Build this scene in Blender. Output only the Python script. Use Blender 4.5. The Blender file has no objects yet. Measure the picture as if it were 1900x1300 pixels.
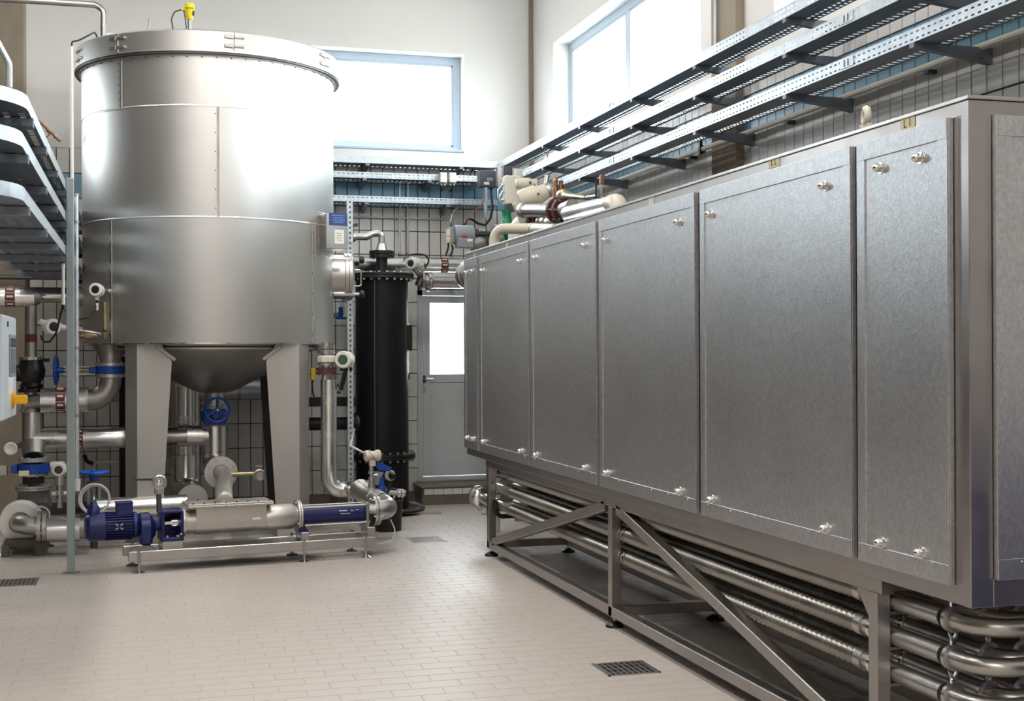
import bpy, bmesh, math, random
from mathutils import Vector, Matrix
random.seed(7)
V = Vector
SC = bpy.context.scene
COL = SC.collection

# ---------------------------------------------------------------- camera
FPX, YAW, PITCH, ROLL, CAMH = 2400.0, 0.2774, 0.0025, -0.0036, 1.6
_f = V((math.sin(YAW)*math.cos(PITCH), math.cos(YAW)*math.cos(PITCH), math.sin(PITCH)))
_r0 = V((math.cos(YAW), -math.sin(YAW), 0)); _u0 = _r0.cross(_f)
_r = _r0*math.cos(ROLL)+_u0*math.sin(ROLL); _u = -_r0*math.sin(ROLL)+_u0*math.cos(ROLL)
EYE = V((0, 0, CAMH))
cam = bpy.data.cameras.new('camera'); co = bpy.data.objects.new('camera', cam); COL.objects.link(co)
mw = Matrix((_r, _u, -_f)).transposed().to_4x4(); mw.translation = EYE
co.matrix_world = mw
cam.sensor_width = 36.0; cam.lens = 36.0*FPX/1900.0; cam.clip_end = 300
SC.camera = co

# ---------------------------------------------------------------- world, daylight, exposure
W = bpy.data.worlds.new('overcast_sky'); SC.world = W; W.use_nodes = True
bg = W.node_tree.nodes['Background']
bg.inputs[0].default_value = (0.90, 0.955, 1.0, 1); bg.inputs[1].default_value = 15.5
SC.view_settings.view_transform = 'Standard'; SC.view_settings.look = 'None'
SC.view_settings.gamma = 1.0; SC.view_settings.use_curve_mapping = False
SC.view_settings.exposure = 0.2
SC.cycles.max_bounces = 10; SC.cycles.diffuse_bounces = 6; SC.cycles.glossy_bounces = 5
SC.cycles.sample_clamp_indirect = 12.0
SC.cycles.caustics_reflective = False; SC.cycles.caustics_refractive = False

def portal(name, c, sx, sy, d):
    L = bpy.data.lights.new(name, 'AREA'); L.shape = 'RECTANGLE'; L.size = sx; L.size_y = sy
    L.cycles.is_portal = True
    o = bpy.data.objects.new(name, L); COL.objects.link(o); o.location = c
    o.rotation_euler = V(d).to_track_quat('-Z', 'Y').to_euler()

XL, XR, YF, YB, ZC = -6.0, 4.2, -5.0, 13.865, 6.3
WZ0, WZ1 = 3.82, 4.90
portal('daylight_back', (1.52, YB+.42, 4.36), 3.7, 1.05, (0, -1, 0))
portal('daylight_back_side', (-3.9, YB+.42, 4.2), 2.5, 1.3, (0, -1, 0))
portal('daylight_right', (XR+.42, 11.2, 4.36), 3.7, 1.05, (-1, 0, 0))
portal('daylight_right_near', (XR+.42, 7.1, 4.36), 2.0, 1.05, (-1, 0, 0))
portal('daylight_door', (3.3, YB+.3, 1.75), .7, .9, (0, -1, 0))

FILL_LAMPS = [(-.9, -4.2), (-.9, -1.6), (-3.4, -3.6), (-3.4, -1.0)]+[(x, y) for x in (-.9, 1.9) for y in (1.8, 5.8, 9.8)]  # added unseen ceiling lights that lift the ambient level of the room
for lx, ly in FILL_LAMPS:
    L_ = bpy.data.lights.new('fill_light', 'AREA'); L_.shape = 'RECTANGLE'; L_.size = .22; L_.size_y = 1.5
    L_.energy = 66; L_.color = (1.0, .97, .93)
    o_ = bpy.data.objects.new('fill_light', L_); COL.objects.link(o_); o_.location = (lx, ly, ZC-.125)

# ---------------------------------------------------------------- pixel rays -> world points at a true depth
def ray(px, py):
    return _r*((px-950)/FPX) - _u*((py-650)/FPX) + _f
def PY(px, py, Y): d = ray(px, py); return EYE + d*(Y/d.y)
def PX(px, py, X): d = ray(px, py); return EYE + d*(X/d.x)
def PZ(px, py, z): d = ray(px, py); return EYE + d*((z-CAMH)/d.z)
def mpp(p): return (V(p)-EYE).dot(_f)/FPX           # metres per photo pixel at a point

# ---------------------------------------------------------------- materials
def S(r, g, b):
    f = lambda c: (c/255/12.92) if c/255 <= .04045 else ((c/255+.055)/1.055)**2.4
    return (f(r), f(g), f(b))
def mk(name, rgb, rough=.5, metal=0.0, var=.07, vs=5.0, stretch=(1, 1, 1), bump=0.0, bs=80.0, rvar=0.05, aniso=0.0, tangent=None, spec=.5, bstretch=(1, 1, 1)):
    m = bpy.data.materials.new(name); m.use_nodes = True
    nt = m.node_tree; N = nt.nodes; L = nt.links; b = N['Principled BSDF']
    tc = N.new('ShaderNodeTexCoord'); mp = N.new('ShaderNodeMapping'); mp.inputs['Scale'].default_value = stretch
    L.new(tc.outputs['Object'], mp.inputs[0])
    no = N.new('ShaderNodeTexNoise'); no.inputs['Scale'].default_value = vs; no.inputs['Detail'].default_value = 5
    L.new(mp.outputs[0], no.inputs['Vector'])
    mx = N.new('ShaderNodeMix'); mx.data_type = 'RGBA'
    mx.inputs[6].default_value = (*[c*(1-var) for c in rgb], 1); mx.inputs[7].default_value = (*[min(1, c*(1+var)) for c in rgb], 1)
    mr = N.new('ShaderNodeMapRange'); mr.inputs[1].default_value = .3; mr.inputs[2].default_value = .7
    L.new(no.outputs[0], mr.inputs[0]); L.new(mr.outputs[0], mx.inputs[0]); L.new(mx.outputs[2], b.inputs['Base Color'])
    r2 = N.new('ShaderNodeMapRange'); r2.inputs[1].default_value = .3; r2.inputs[2].default_value = .7
    r2.inputs[3].default_value = max(.02, rough-rvar); r2.inputs[4].default_value = min(1, rough+rvar)
    L.new(no.outputs[0], r2.inputs[0]); L.new(r2.outputs[0], b.inputs['Roughness'])
    b.inputs['Metallic'].default_value = metal; b.inputs['Specular IOR Level'].default_value = spec
    if aniso:
        b.inputs['Anisotropic'].default_value = aniso
        tg = N.new('ShaderNodeTangent'); tg.direction_type = 'RADIAL'; tg.axis = tangent or 'Z'
        L.new(tg.outputs[0], b.inputs['Tangent'])
    if bump:
        m2 = N.new('ShaderNodeMapping'); m2.inputs['Scale'].default_value = bstretch; L.new(tc.outputs['Object'], m2.inputs[0])
        n2 = N.new('ShaderNodeTexNoise'); n2.inputs['Scale'].default_value = bs; n2.inputs['Detail'].default_value = 3
        L.new(m2.outputs[0], n2.inputs['Vector'])
        bp = N.new('ShaderNodeBump'); bp.inputs['Strength'].default_value = bump; bp.inputs['Distance'].default_value = .004
        L.new(n2.outputs[0], bp.inputs['Height']); L.new(bp.outputs[0], b.inputs['Normal'])
    return m

PLASTER = mk('white_plaster', S(238, 236, 233), .9, var=.02, vs=1.2, bump=.08, bs=120, spec=.2)
TILE = mk('grey_white_tile', S(216, 214, 210), .32, var=.05, vs=2.5, rvar=.06)
TILEB = mk('blue_tile', S(108, 158, 182), .3, var=.08, vs=2.5)
PLINTH = mk('brown_plinth_tile', S(112, 102, 92), .4, var=.08)
GROUT = mk('dark_grout', S(70, 66, 64), .9, var=.1, vs=20)
FTILE = mk('beige_floor_tile', S(192, 182, 174), .42, var=.05, vs=1.6, bump=.04, bs=90, rvar=.06)
FGROUT = mk('floor_grout', S(180, 171, 162), .85, var=.1, vs=15)
DCONC = mk('dark_concrete', S(74, 70, 66), .85, var=.12, vs=2)
CONC = mk('raw_concrete', S(152, 141, 125), .85, var=.12, vs=3, stretch=(2, 2, .7), bump=.15, bs=60)
TANKM = mk('brushed_stainless_sheet', (.68, .67, .65), .36, 1.0, var=.03, vs=1.5, rvar=.012, bump=.08, bs=110, bstretch=(1, 1, 3), aniso=.7, tangent='Z')
STEEL = mk('satin_stainless', (.50, .485, .47), .34, 1.0, var=.07, vs=4, bump=.03, bs=120)
STEELD = mk('dull_stainless', (.42, .40, .375), .42, 1.0, var=.06, vs=4, rvar=.03, bump=.04, bs=90)
LEGM = mk('matt_stainless_plate', (.44, .425, .40), .55, .9, var=.06, vs=3, rvar=.04, bump=.05, bs=150)
PUMPM = mk('bead_blasted_stainless', (.56, .535, .50), .43, .9, var=.06, vs=5, bump=.05, bs=160)
BRIGHT = mk('polished_steel', (.76, .75, .73), .14, 1.0, var=.04)
CLAD = mk('aluminium_cladding', (.76, .755, .75), .25, 1.0, var=.05, vs=4, bump=.012, bs=14)
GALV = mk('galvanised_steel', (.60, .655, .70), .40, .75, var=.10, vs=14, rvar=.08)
GALV_SHADED = mk('galvanised_shaded_underside', (.19, .215, .25), .5, .6, var=.10, vs=14, rvar=.08)  # galvanised steel with the shade of tray undersides and brackets in its colour
DARKM = mk('dark_steel', (.10, .10, .105), .45, .7, var=.1)
CAST = mk('cast_grey_iron', S(96, 94, 90), .6, var=.1)
TUBEM = mk('braided_steel', (.34, .325, .30), .36, 1.0, var=.1, vs=6)
FRAME = mk('grey_stainless_tube', (.40, .375, .36), .36, 1.0, var=.08, vs=5, bump=.03, bs=90)
WHITEP = mk('white_enamel', S(226, 224, 216), .38, var=.03)
CREAM = mk('cream_enamel', S(222, 215, 198), .42, var=.05)
GREYP = mk('grey_enamel', S(140, 146, 152), .4, var=.04)
CABM = mk('light_grey_cabinet', S(198, 206, 214), .4, var=.02)
DGREY = mk('dark_grey_plastic', S(62, 66, 74), .5, var=.05)
BLACK = mk('black_plastic', S(16, 17, 20), .42, var=.15)
COLM = mk('black_hdpe', S(11, 12, 15), .5, var=.15, vs=3, bump=.03, bs=30, spec=.3)
RUBBER = mk('black_rubber', S(22, 22, 23), .65, var=.1)
PBLUE = mk('navy_pump_enamel', S(22, 31, 92), .36, var=.08)
VBLUE = mk('valve_blue_enamel', S(14, 70, 160), .38, var=.08)
GREEN = mk('green_enamel', S(0, 132, 88), .4, var=.08)
YELLOW = mk('yellow_plastic', S(226, 206, 20), .4, var=.05)
ORANGE = mk('orange_yellow_plastic', S(238, 176, 10), .4, var=.05)
RED = mk('red_plastic', S(190, 30, 40), .4, var=.05)
MAROON = mk('maroon_enamel', S(84, 40, 38), .5, var=.12)
BANDM = mk('red_brown_label_print', S(104, 48, 40), .5, var=.08)
WPRINT = mk('white_print', S(232, 228, 222), .55, var=.02)
BLUES = mk('blue_sign', S(44, 70, 130), .4, var=.04)
COPPER = mk('copper', (.36, .20, .13), .45, 1.0, var=.15, vs=20)
BRASS = mk('brass', (.42, .36, .24), .42, 1.0, var=.12, vs=20)
OLIVE = mk('yellowish_steel_pipe', (.42, .38, .22), .35, .9, var=.1)
TAPE = mk('masking_tape', S(232, 224, 190), .7, var=.06)
INK = mk('marker_ink', S(48, 42, 40), .7, var=.05)
DOORM = mk('grey_door_paint', S(188, 194, 196), .45, var=.02)
WINF = mk('window_frame_grey', S(188, 202, 218), .4, var=.02)
CABLE = mk('black_cable', S(18, 18, 20), .5, var=.1)
WCABLE = mk('pale_cable', S(200, 202, 198), .45, var=.05)
WOODW = mk('weathered_boards', S(206, 203, 196), .8, var=.2, vs=2, stretch=(14, 14, .7))
GRAVEL = mk('pale_gravel', S(190, 188, 180), .9, var=.15, vs=6)
BARK = mk('pale_bark', S(150, 142, 132), .9, var=.15)
DISPG = mk('green_lcd', S(66, 96, 78), .2, var=.05)
DISPD = mk('dark_glass_display', S(38, 44, 50), .12, var=.05)

def spangle():
    m = mk('spangled_galvanised_sheet', (.55, .555, .57), .41, 1.0, var=.03, vs=2.2, rvar=.015)
    nt = m.node_tree; N = nt.nodes; L = nt.links; b = N['Principled BSDF']
    tc = N.new('ShaderNodeTexCoord')
    vo = N.new('ShaderNodeTexVoronoi'); vo.inputs['Scale'].default_value = 95
    no = N.new('ShaderNodeTexNoise'); no.inputs['Scale'].default_value = 130; no.inputs['Detail'].default_value = 4
    L.new(tc.outputs['Object'], vo.inputs['Vector']); L.new(tc.outputs['Object'], no.inputs['Vector'])
    ad = N.new('ShaderNodeMath'); ad.operation = 'ADD'
    L.new(vo.outputs['Distance'], ad.inputs[0]); L.new(no.outputs[0], ad.inputs[1])
    old = b.inputs['Base Color'].links[0].from_socket
    sp_ = N.new('ShaderNodeMix'); sp_.data_type = 'RGBA'; sp_.blend_type = 'MULTIPLY'; sp_.inputs[0].default_value = 1
    v2 = N.new('ShaderNodeTexVoronoi'); v2.inputs['Scale'].default_value = 120
    m3 = N.new('ShaderNodeMapping'); m3.inputs['Scale'].default_value = (1, 1, .6)
    L.new(tc.outputs['Object'], m3.inputs[0]); L.new(m3.outputs[0], v2.inputs['Vector'])
    bw = N.new('ShaderNodeRGBToBW'); L.new(v2.outputs['Color'], bw.inputs[0])
    rg = N.new('ShaderNodeMapRange'); rg.inputs[1].default_value = .2; rg.inputs[2].default_value = .8; rg.inputs[3].default_value = .90; rg.inputs[4].default_value = 1.08
    L.new(bw.outputs[0], rg.inputs[0]); L.new(old, sp_.inputs[6]); L.new(rg.outputs[0], sp_.inputs[7]); L.new(sp_.outputs[2], b.inputs['Base Color'])
    bp = N.new('ShaderNodeBump'); bp.inputs['Strength'].default_value = .07; bp.inputs['Distance'].default_value = .004
    L.new(ad.outputs[0], bp.inputs['Height']); L.new(bp.outputs[0], b.inputs['Normal'])
    return m
PANEL = spangle()
def glass():
    m = bpy.data.materials.new('clear_window_glass'); m.use_nodes = True
    nt = m.node_tree; N = nt.nodes; L = nt.links
    N.remove(N['Principled BSDF'])
    t = N.new('ShaderNodeBsdfTransparent'); t.inputs[0].default_value = (.95, .97, .97, 1)
    g = N.new('ShaderNodeBsdfGlossy'); g.inputs['Roughness'].default_value = .02
    fr = N.new('ShaderNodeFresnel'); fr.inputs[0].default_value = 1.45
    ge = N.new('ShaderNodeNewGeometry'); iv = N.new('ShaderNodeMath'); iv.operation = 'SUBTRACT'; iv.inputs[0].default_value = 1
    L.new(ge.outputs['Backfacing'], iv.inputs[1]); mu = N.new('ShaderNodeMath'); mu.operation = 'MULTIPLY'
    L.new(iv.outputs[0], mu.inputs[0]); L.new(fr.outputs[0], mu.inputs[1])
    mx = N.new('ShaderNodeMixShader')
    L.new(mu.outputs[0], mx.inputs[0]); L.new(t.outputs[0], mx.inputs[1]); L.new(g.outputs[0], mx.inputs[2])
    L.new(mx.outputs[0], N['Material Output'].inputs[0])
    return m
GLASS = glass()

# ---------------------------------------------------------------- mesh building
def frame_of(ax):
    ax = V(ax).normalized()
    h = V((0, 0, 1)) if abs(ax.z) < .9 else V((1, 0, 0))
    x = h.cross(ax).normalized(); return x, ax.cross(x), ax
class MB:
    def __init__(s): s.v = []; s.f = []
    def add(s, vs, fs):
        n = len(s.v); s.v += [V(p) for p in vs]; s.f += [tuple(n+i for i in f) for f in fs]; return s
    def obox(s, c, h, ax=None, bev=0.0):
        c = V(c); ax = ax or (V((1, 0, 0)), V((0, 1, 0)), V((0, 0, 1)))
        X, Y, Z = [V(a) for a in ax]
        hx, hy, hz = h; b = min(bev, hx*.9, hy*.9, hz*.9)
        if b <= 0:
            vs = [c+X*hx*i+Y*hy*j+Z*hz*k for k in (-1, 1) for j in (-1, 1) for i in (-1, 1)]
            return s.add(vs, [(0, 2, 3, 1), (4, 5, 7, 6), (0, 1, 5, 4), (2, 6, 7, 3), (0, 4, 6, 2), (1, 3, 7, 5)])
        vs = []; ix = {}
        for i in (-1, 1):
            for j in (-1, 1):
                for k in (-1, 1):
                    for a in range(3):
                        d = [hx-b, hy-b, hz-b]; d[a] = (hx, hy, hz)[a]
                        ix[(i, j, k, a)] = len(vs); vs.append(c+X*d[0]*i+Y*d[1]*j+Z*d[2]*k)
        fs = []
        q = [(-1, -1), (1, -1), (1, 1), (-1, 1)]
        def key(a, sg, p):
            o = [0, 0, 0]; o[a] = sg; o[(a+1) % 3] = p[0]; o[(a+2) % 3] = p[1]; return tuple(o)
        for a in range(3):
            for sg in (-1, 1): fs.append(tuple(ix[key(a, sg, p)+(a,)] for p in q))
            b1, c1 = (a+1) % 3, (a+2) % 3
            for p in q:
                lo = [0, 0, 0]; hi = [0, 0, 0]
                lo[a], hi[a] = -1, 1
                for o in (lo, hi): o[b1], o[c1] = p
                fs.append((ix[tuple(lo)+(b1,)], ix[tuple(hi)+(b1,)], ix[tuple(hi)+(c1,)], ix[tuple(lo)+(c1,)]))
        for i in (-1, 1):
            for j in (-1, 1):
                for k in (-1, 1): fs.append(tuple(ix[(i, j, k, a)] for a in range(3)))
        return s.add(vs, fs)
    def box(s, x0, x1, y0, y1, z0, z1, bev=0.0):
        return s.obox(((x0+x1)/2, (y0+y1)/2, (z0+z1)/2), (abs(x1-x0)/2, abs(y1-y0)/2, abs(z1-z0)/2), None, bev)
    def lathe(s, p0, axis, prof, n=24, closed=False):
        x, y, a = frame_of(axis); p0 = V(p0); vs = []; fs = []; m = len(prof)
        for r, h in prof:
            for i in range(n):
                t = 2*math.pi*i/n; vs.append(p0+a*h+(x*math.cos(t)+y*math.sin(t))*max(r, 1e-5))
        rng = range(m) if closed else range(m-1)
        for k in rng:
            k2 = (k+1) % m
            for i in range(n):
                j = (i+1) % n; fs.append((k*n+i, k*n+j, k2*n+j, k2*n+i))
        if not closed:
            if prof[0][0] > 1e-4: fs.append(tuple(range(n))[::-1])
            if prof[-1][0] > 1e-4: fs.append(tuple((m-1)*n+i for i in range(n)))
        return s.add(vs, fs)
    def cyl(s, p0, p1, r, r1=None, n=20, bev=0.0):
        p0 = V(p0); p1 = V(p1); L = (p1-p0).length; r1 = r if r1 is None else r1
        pr = [(r, 0), (r1, L)] if bev <= 0 else [(r-bev, 0), (r, bev), (r1, L-bev), (r1-bev, L)]
        return s.lathe(p0, p1-p0, pr, n)
    def ring(s, c, axis, ro, ri, h, n=28):
        return s.lathe(c, axis, [(ri, -h/2), (ro, -h/2), (ro, h/2), (ri, h/2)], n, True)
    def torus(s, c, axis, R, r, n=28, m=8):
        return s.lathe(c, axis, [(R+r*math.cos(2*math.pi*k/m), r*math.sin(2*math.pi*k/m)) for k in range(m)], n, True)
    def sphere(s, c, r, n=14, m=8, axis=(0, 0, 1), sq=1.0):
        return s.lathe(c, axis, [(r*math.sin(math.pi*k/m), -r*sq*math.cos(math.pi*k/m)) for k in range(m+1)], n)
    def dome(s, c, axis, r, h, n=12):
        return s.lathe(c, axis, [(r, 0), (r*.95, h*.35), (r*.7, h*.75), (r*.3, h*.96), (0, h)], n)
    def tube(s, pts, r, n=12, bend=0.0, seg=7, caps=True):
        pts = [V(p) for p in pts]
        if bend > 0: pts = fillet(pts, bend, seg)
        P = []; 
        for p in pts:
            if not P or (p-P[-1]).length > 1e-5: P.append(p)
        m = len(P); tang = []
        for i in range(m):
            a = P[max(0, i-1)]; b = P[min(m-1, i+1)]; tang.append((b-a).normalized())
        x, y, _ = frame_of(tang[0]); vs = []; fs = []
        for i in range(m):
            if i:
                q = tang[i-1].rotation_difference(tang[i]); x = q @ x
            x = (x-tang[i]*x.dot(tang[i])).normalized(); y = tang[i].cross(x)
            k = 1.0
            if 0 < i < m-1:
                d = (P[i]-P[i-1]).normalized().dot(tang[i]); k = 1/max(.5, d)
            rr = r[i] if isinstance(r, (list, tuple)) else r
            for j in range(n):
                t = 2*math.pi*j/n; vs.append(P[i]+(x*math.cos(t)+y*math.sin(t))*rr*(1+(k-1)*.5))
        for i in range(m-1):
            for j in range(n):
                j2 = (j+1) % n; fs.append((i*n+j, i*n+j2, (i+1)*n+j2, (i+1)*n+j))
        if caps: fs += [tuple(range(n))[::-1], tuple((m-1)*n+j for j in range(n))]
        return s.add(vs, fs)
    def prism(s, poly, vec):
        n = len(poly); vec = V(vec); vs = [V(p) for p in poly]+[V(p)+vec for p in poly]
        return s.add(vs, [tuple(range(n))[::-1], tuple(range(n, 2*n))]+[(i, (i+1) % n, n+(i+1) % n, n+i) for i in range(n)])
    def holes(s, o, U, Vv, nu, nv, pu, pv, hu, hv):
        o = V(o); U = V(U); Vv = V(Vv)
        a, b = (pu-hu)/2, (pv-hv)/2
        for i in range(nu):
            for j in range(nv):
                p = o+U*(i*pu)+Vv*(j*pv)
                q = lambda x, y: p+U*x+Vv*y
                s.add([q(0, 0), q(pu, 0), q(pu, pv), q(0, pv), q(a, b), q(pu-a, b), q(pu-a, pv-b), q(a, pv-b)],
                      [(0, 1, 5, 4), (1, 2, 6, 5), (2, 3, 7, 6), (3, 0, 4, 7)])
        return s
def fillet(pts, R, seg=7):
    out = [pts[0]]
    for i in range(1, len(pts)-1):
        p, a, b = pts[i], pts[i-1], pts[i+1]
        u = (a-p); v = (b-p); lu, lv = u.length, v.length; u = u/lu; v = v/lv
        ang = u.angle(v)
        if ang > 3.1: out.append(p); continue
        d = min(R/math.tan(ang/2), lu*.49 if i > 1 else lu*.98, lv*.49 if i < len(pts)-2 else lv*.98); rr = d*math.tan(ang/2)
        c = p+(u+v).normalized()*(rr/math.sin(ang/2))
        s0 = p+u*d-c; s1 = p+v*d-c
        q = s0.rotation_difference(s1); axis = s0.cross(s1).normalized(); th = s0.angle(s1)
        for k in range(seg+1): out.append(c+Matrix.Rotation(th*k/seg, 3, axis) @ s0)
    out.append(pts[-1]); return out

def wloc(o):
    p = V((0, 0, 0))
    while o is not None: p += V(o.location); o = o.parent
    return p
def mesh_of(name, mb, mat, off, sharp=35, fix=True):
    me = bpy.data.meshes.new(name)
    me.from_pydata([tuple(p-off) for p in mb.v], [], mb.f)
    if fix:
        bm = bmesh.new(); bm.from_mesh(me); bmesh.ops.recalc_face_normals(bm, faces=bm.faces); bm.to_mesh(me); bm.free()
    me.materials.append(mat)
    if sharp:
        me.polygons.foreach_set('use_smooth', [True]*len(me.polygons)); me.set_sharp_from_angle(angle=math.radians(sharp))
    return me
def part(name, mb, mat, parent, label=None, kind=None, sharp=35, fix=True):
    o = bpy.data.objects.new(name, mesh_of(name, mb, mat, wloc(parent), sharp, fix)); COL.objects.link(o); o.parent = parent
    if label: o['label'] = label
    if kind: o['kind'] = kind
    return o
def tag(o, label=None, cat=None, group=None, kind=None):
    for k, val in (('label', label), ('category', cat), ('group', group), ('kind', kind)):
        if val: o[k] = val
    return o
def thing(name, label, cat, loc=(0, 0, 0), group=None):
    o = bpy.data.objects.new(name, None); COL.objects.link(o); o.location = loc; o.empty_display_size = .05
    return tag(o, label, cat, group)
def single(name, label, cat, mb, mat, group=None, sharp=35):
    xs = [p.x for p in mb.v]; ys = [p.y for p in mb.v]; zs = [p.z for p in mb.v]
    off = V(((min(xs)+max(xs))/2, (min(ys)+max(ys))/2, min(zs)))
    o = bpy.data.objects.new(name, mesh_of(name, mb, mat, off, sharp)); COL.objects.link(o); o.location = off
    return tag(o, label, cat, group)
def struct(name, mb, mat, label=None, parent=None, sharp=35):
    o = bpy.data.objects.new(name, mesh_of(name, mb, mat, wloc(parent), sharp)); COL.objects.link(o); o.parent = parent
    o['kind'] = 'structure'
    if label and parent is None: o['label'] = label
    return o
def lettering(txt, size, loc, U, N, mat, parent, label=None, align='CENTER', ext=.0004):
    c = bpy.data.curves.new('lettering', 'FONT'); c.body = txt; c.size = size; c.align_x = align; c.align_y = 'CENTER'; c.extrude = ext
    c.materials.append(mat)
    o = bpy.data.objects.new('lettering', c); COL.objects.link(o)
    U = V(U).normalized(); N = V(N).normalized(); Vv = N.cross(U)
    m = Matrix((U, Vv, N)).transposed().to_4x4(); m.translation = V(loc)-wloc(parent)
    me = bpy.data.meshes.new_from_object(o); bpy.data.objects.remove(o); bpy.data.curves.remove(c)
    me.name = 'lettering'; me.materials.clear(); me.materials.append(mat)
    o = bpy.data.objects.new('lettering', me); COL.objects.link(o)
    o.parent = parent; o.matrix_local = m
    if label: o['label'] = label
    return o
def dup_part(o, parent, delta):
    c = o.copy(); COL.objects.link(c); c.parent = parent; c.location = V(delta); return c
X1, Y1, Z1 = V((1, 0, 0)), V((0, 1, 0)), V((0, 0, 1))
# ================================================================ ROOM
def wall(name, label, o, U, N, L, H, holes, th, mat):
    """wall plane through o, length L along U, height H, normal N into the room, solid thickness th away from N"""
    us = sorted({0, L} | {h[0] for h in holes} | {h[1] for h in holes}); zs = sorted({0, H} | {h[2] for h in holes} | {h[3] for h in holes})
    mb = MB(); o = V(o); U = V(U); N = V(N)
    for i in range(len(us)-1):
        for k in range(len(zs)-1):
            u0, u1, z0, z1 = us[i], us[i+1], zs[k], zs[k+1]
            if any(h[0] <= u0+1e-6 and h[1] >= u1-1e-6 and h[2] <= z0+1e-6 and h[3] >= z1-1e-6 for h in holes): continue
            for d in (0, -th):
                q = o+N*d; mb.add([q+U*u0+Z1*z0, q+U*u1+Z1*z0, q+U*u1+Z1*z1, q+U*u0+Z1*z1], [(0, 1, 2, 3)])
    for h in holes:
        for (a, za), (b, zb) in (((h[0], h[2]), (h[0], h[3])), ((h[1], h[2]), (h[1], h[3])), ((h[0], h[2]), (h[1], h[2])), ((h[0], h[3]), (h[1], h[3]))):
            p, q = o+U*a+Z1*za, o+U*b+Z1*zb
            mb.add([p, q, q-N*th, p-N*th], [(0, 1, 2, 3)])
    return struct(name, mb, mat, label, sharp=0)
W1X0, W1X1 = -.36, 3.41
W2Y0, W2Y1 = 9.33, 13.10
DX0, DX1, DZ0, DZ1 = 2.87, 3.80, .22, 2.30
wb = wall('wall_back', 'white plaster back wall tiled to head height and above', (XL, YB, 0), X1, (0, -1, 0), XR-XL, ZC,
          [(W1X0-XL, W1X1-XL, WZ0, WZ1), (1.0, 3.4, 3.6, 4.9), (DX0-XL, DX1-XL, DZ0, DZ1)], .4, PLASTER)
wr = wall('wall_right', 'white plaster right wall with grey tiles and a blue band', (XR, YF, 0), Y1, (-1, 0, 0), YB-YF, ZC,
          [(W2Y0-YF, W2Y1-YF, WZ0, WZ1), (11.1, 13.1, WZ0, WZ1)], .4, PLASTER)
wl = wall('wall_left', 'dark concrete left wall out of view', (XL, YF, 0), Y1, (1, 0, 0), YB-YF, ZC, [], .4, DCONC)
wf = wall('wall_front', 'white plaster wall behind the viewer', (XL, YF, 0), X1, (0, 1, 0), XR-XL, ZC, [], .4, PLASTER)
cl = struct('ceiling', MB().box(XL-.4, XR+.4, YF-.4, YB+.4, ZC, ZC+.2), PLASTER, 'white ceiling')
fl = struct('floor', MB().box(XL-.4, XR+.4, YF-.4, YB+.4, -.15, -.0015), FGROUT, 'floor of small beige tiles laid in running bond')
struct('ground', MB().box(-60, 60, YB+.41, 90, -.4, -.2).box(XR+.41, 60, -40, YB+.41, -.4, -.2).box(-60, XL-.41, -40, YB+.41, -.4, -.2).box(XL-.41, XR+.41, -40, YF-.41, -.4, -.2), GRAVEL, 'pale yard outside the windows')

def tile_mesh(name, w, h, t, c, mat):
    """w along x, h along z, sticking out t towards -y, chamfer c"""
    a, b = w/2, h/2
    mb = MB().add([(-a, 0, -b), (a, 0, -b), (a, 0, b), (-a, 0, b), (-a+c, -t, -b+c), (a-c, -t, -b+c), (a-c, -t, b-c), (-a+c, -t, b-c)],
                  [(4, 5, 6, 7), (0, 1, 5, 4), (1, 2, 6, 5), (2, 3, 7, 6), (3, 0, 4, 7)])
    return mb
PW, PH, JT = .1285, .2575, .007
def lay(wallobj, items, mat, mesh_cache, flat=False, nmax=300):
    """items: (centre, rotz, w, h, mat); first nmax become tile objects, the rest one joined mesh of the same geometry"""
    rest = {}
    for i, (c, rz, w, h, m) in enumerate(items):
        if i < nmax:
            k = (round(w, 3), round(h, 3), m.name, flat)
            if k not in mesh_cache:
                mb = tile_mesh('tile', w, h, .006 if not flat else .002, .0025 if not flat else .0008, m)
                mesh_cache[k] = mesh_of('tile', mb, m, V((0, 0, 0)), 0, False)
            o = bpy.data.objects.new('tile', mesh_cache[k]); COL.objects.link(o); o.parent = wallobj
            if flat: o.rotation_euler = (-math.pi/2+random.uniform(-.0015, .0015), random.uniform(-.0015, .0015), rz); o.location = c
            else: o.rotation_euler = (random.uniform(-.006, .006), 0, rz+random.uniform(-.006, .006)); o.location = c
        else:
            mb = tile_mesh('tile', w, h, .006 if not flat else .002, .0025 if not flat else .0008, m)
            R = (Matrix.Rotation(rz, 3, 'Z') @ Matrix.Rotation(-math.pi/2, 3, 'X')) if flat else Matrix.Rotation(rz, 3, 'Z')
            t = rest.setdefault(m.name, (MB(), m))[0]
            t.add([R @ p+V(c) for p in mb.v], mb.f)
    for nm, (mb, m) in rest.items():
        o = part('tiles', mb, m, wallobj, None, 'stuff', 0, False)
CACHE = {}
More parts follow.
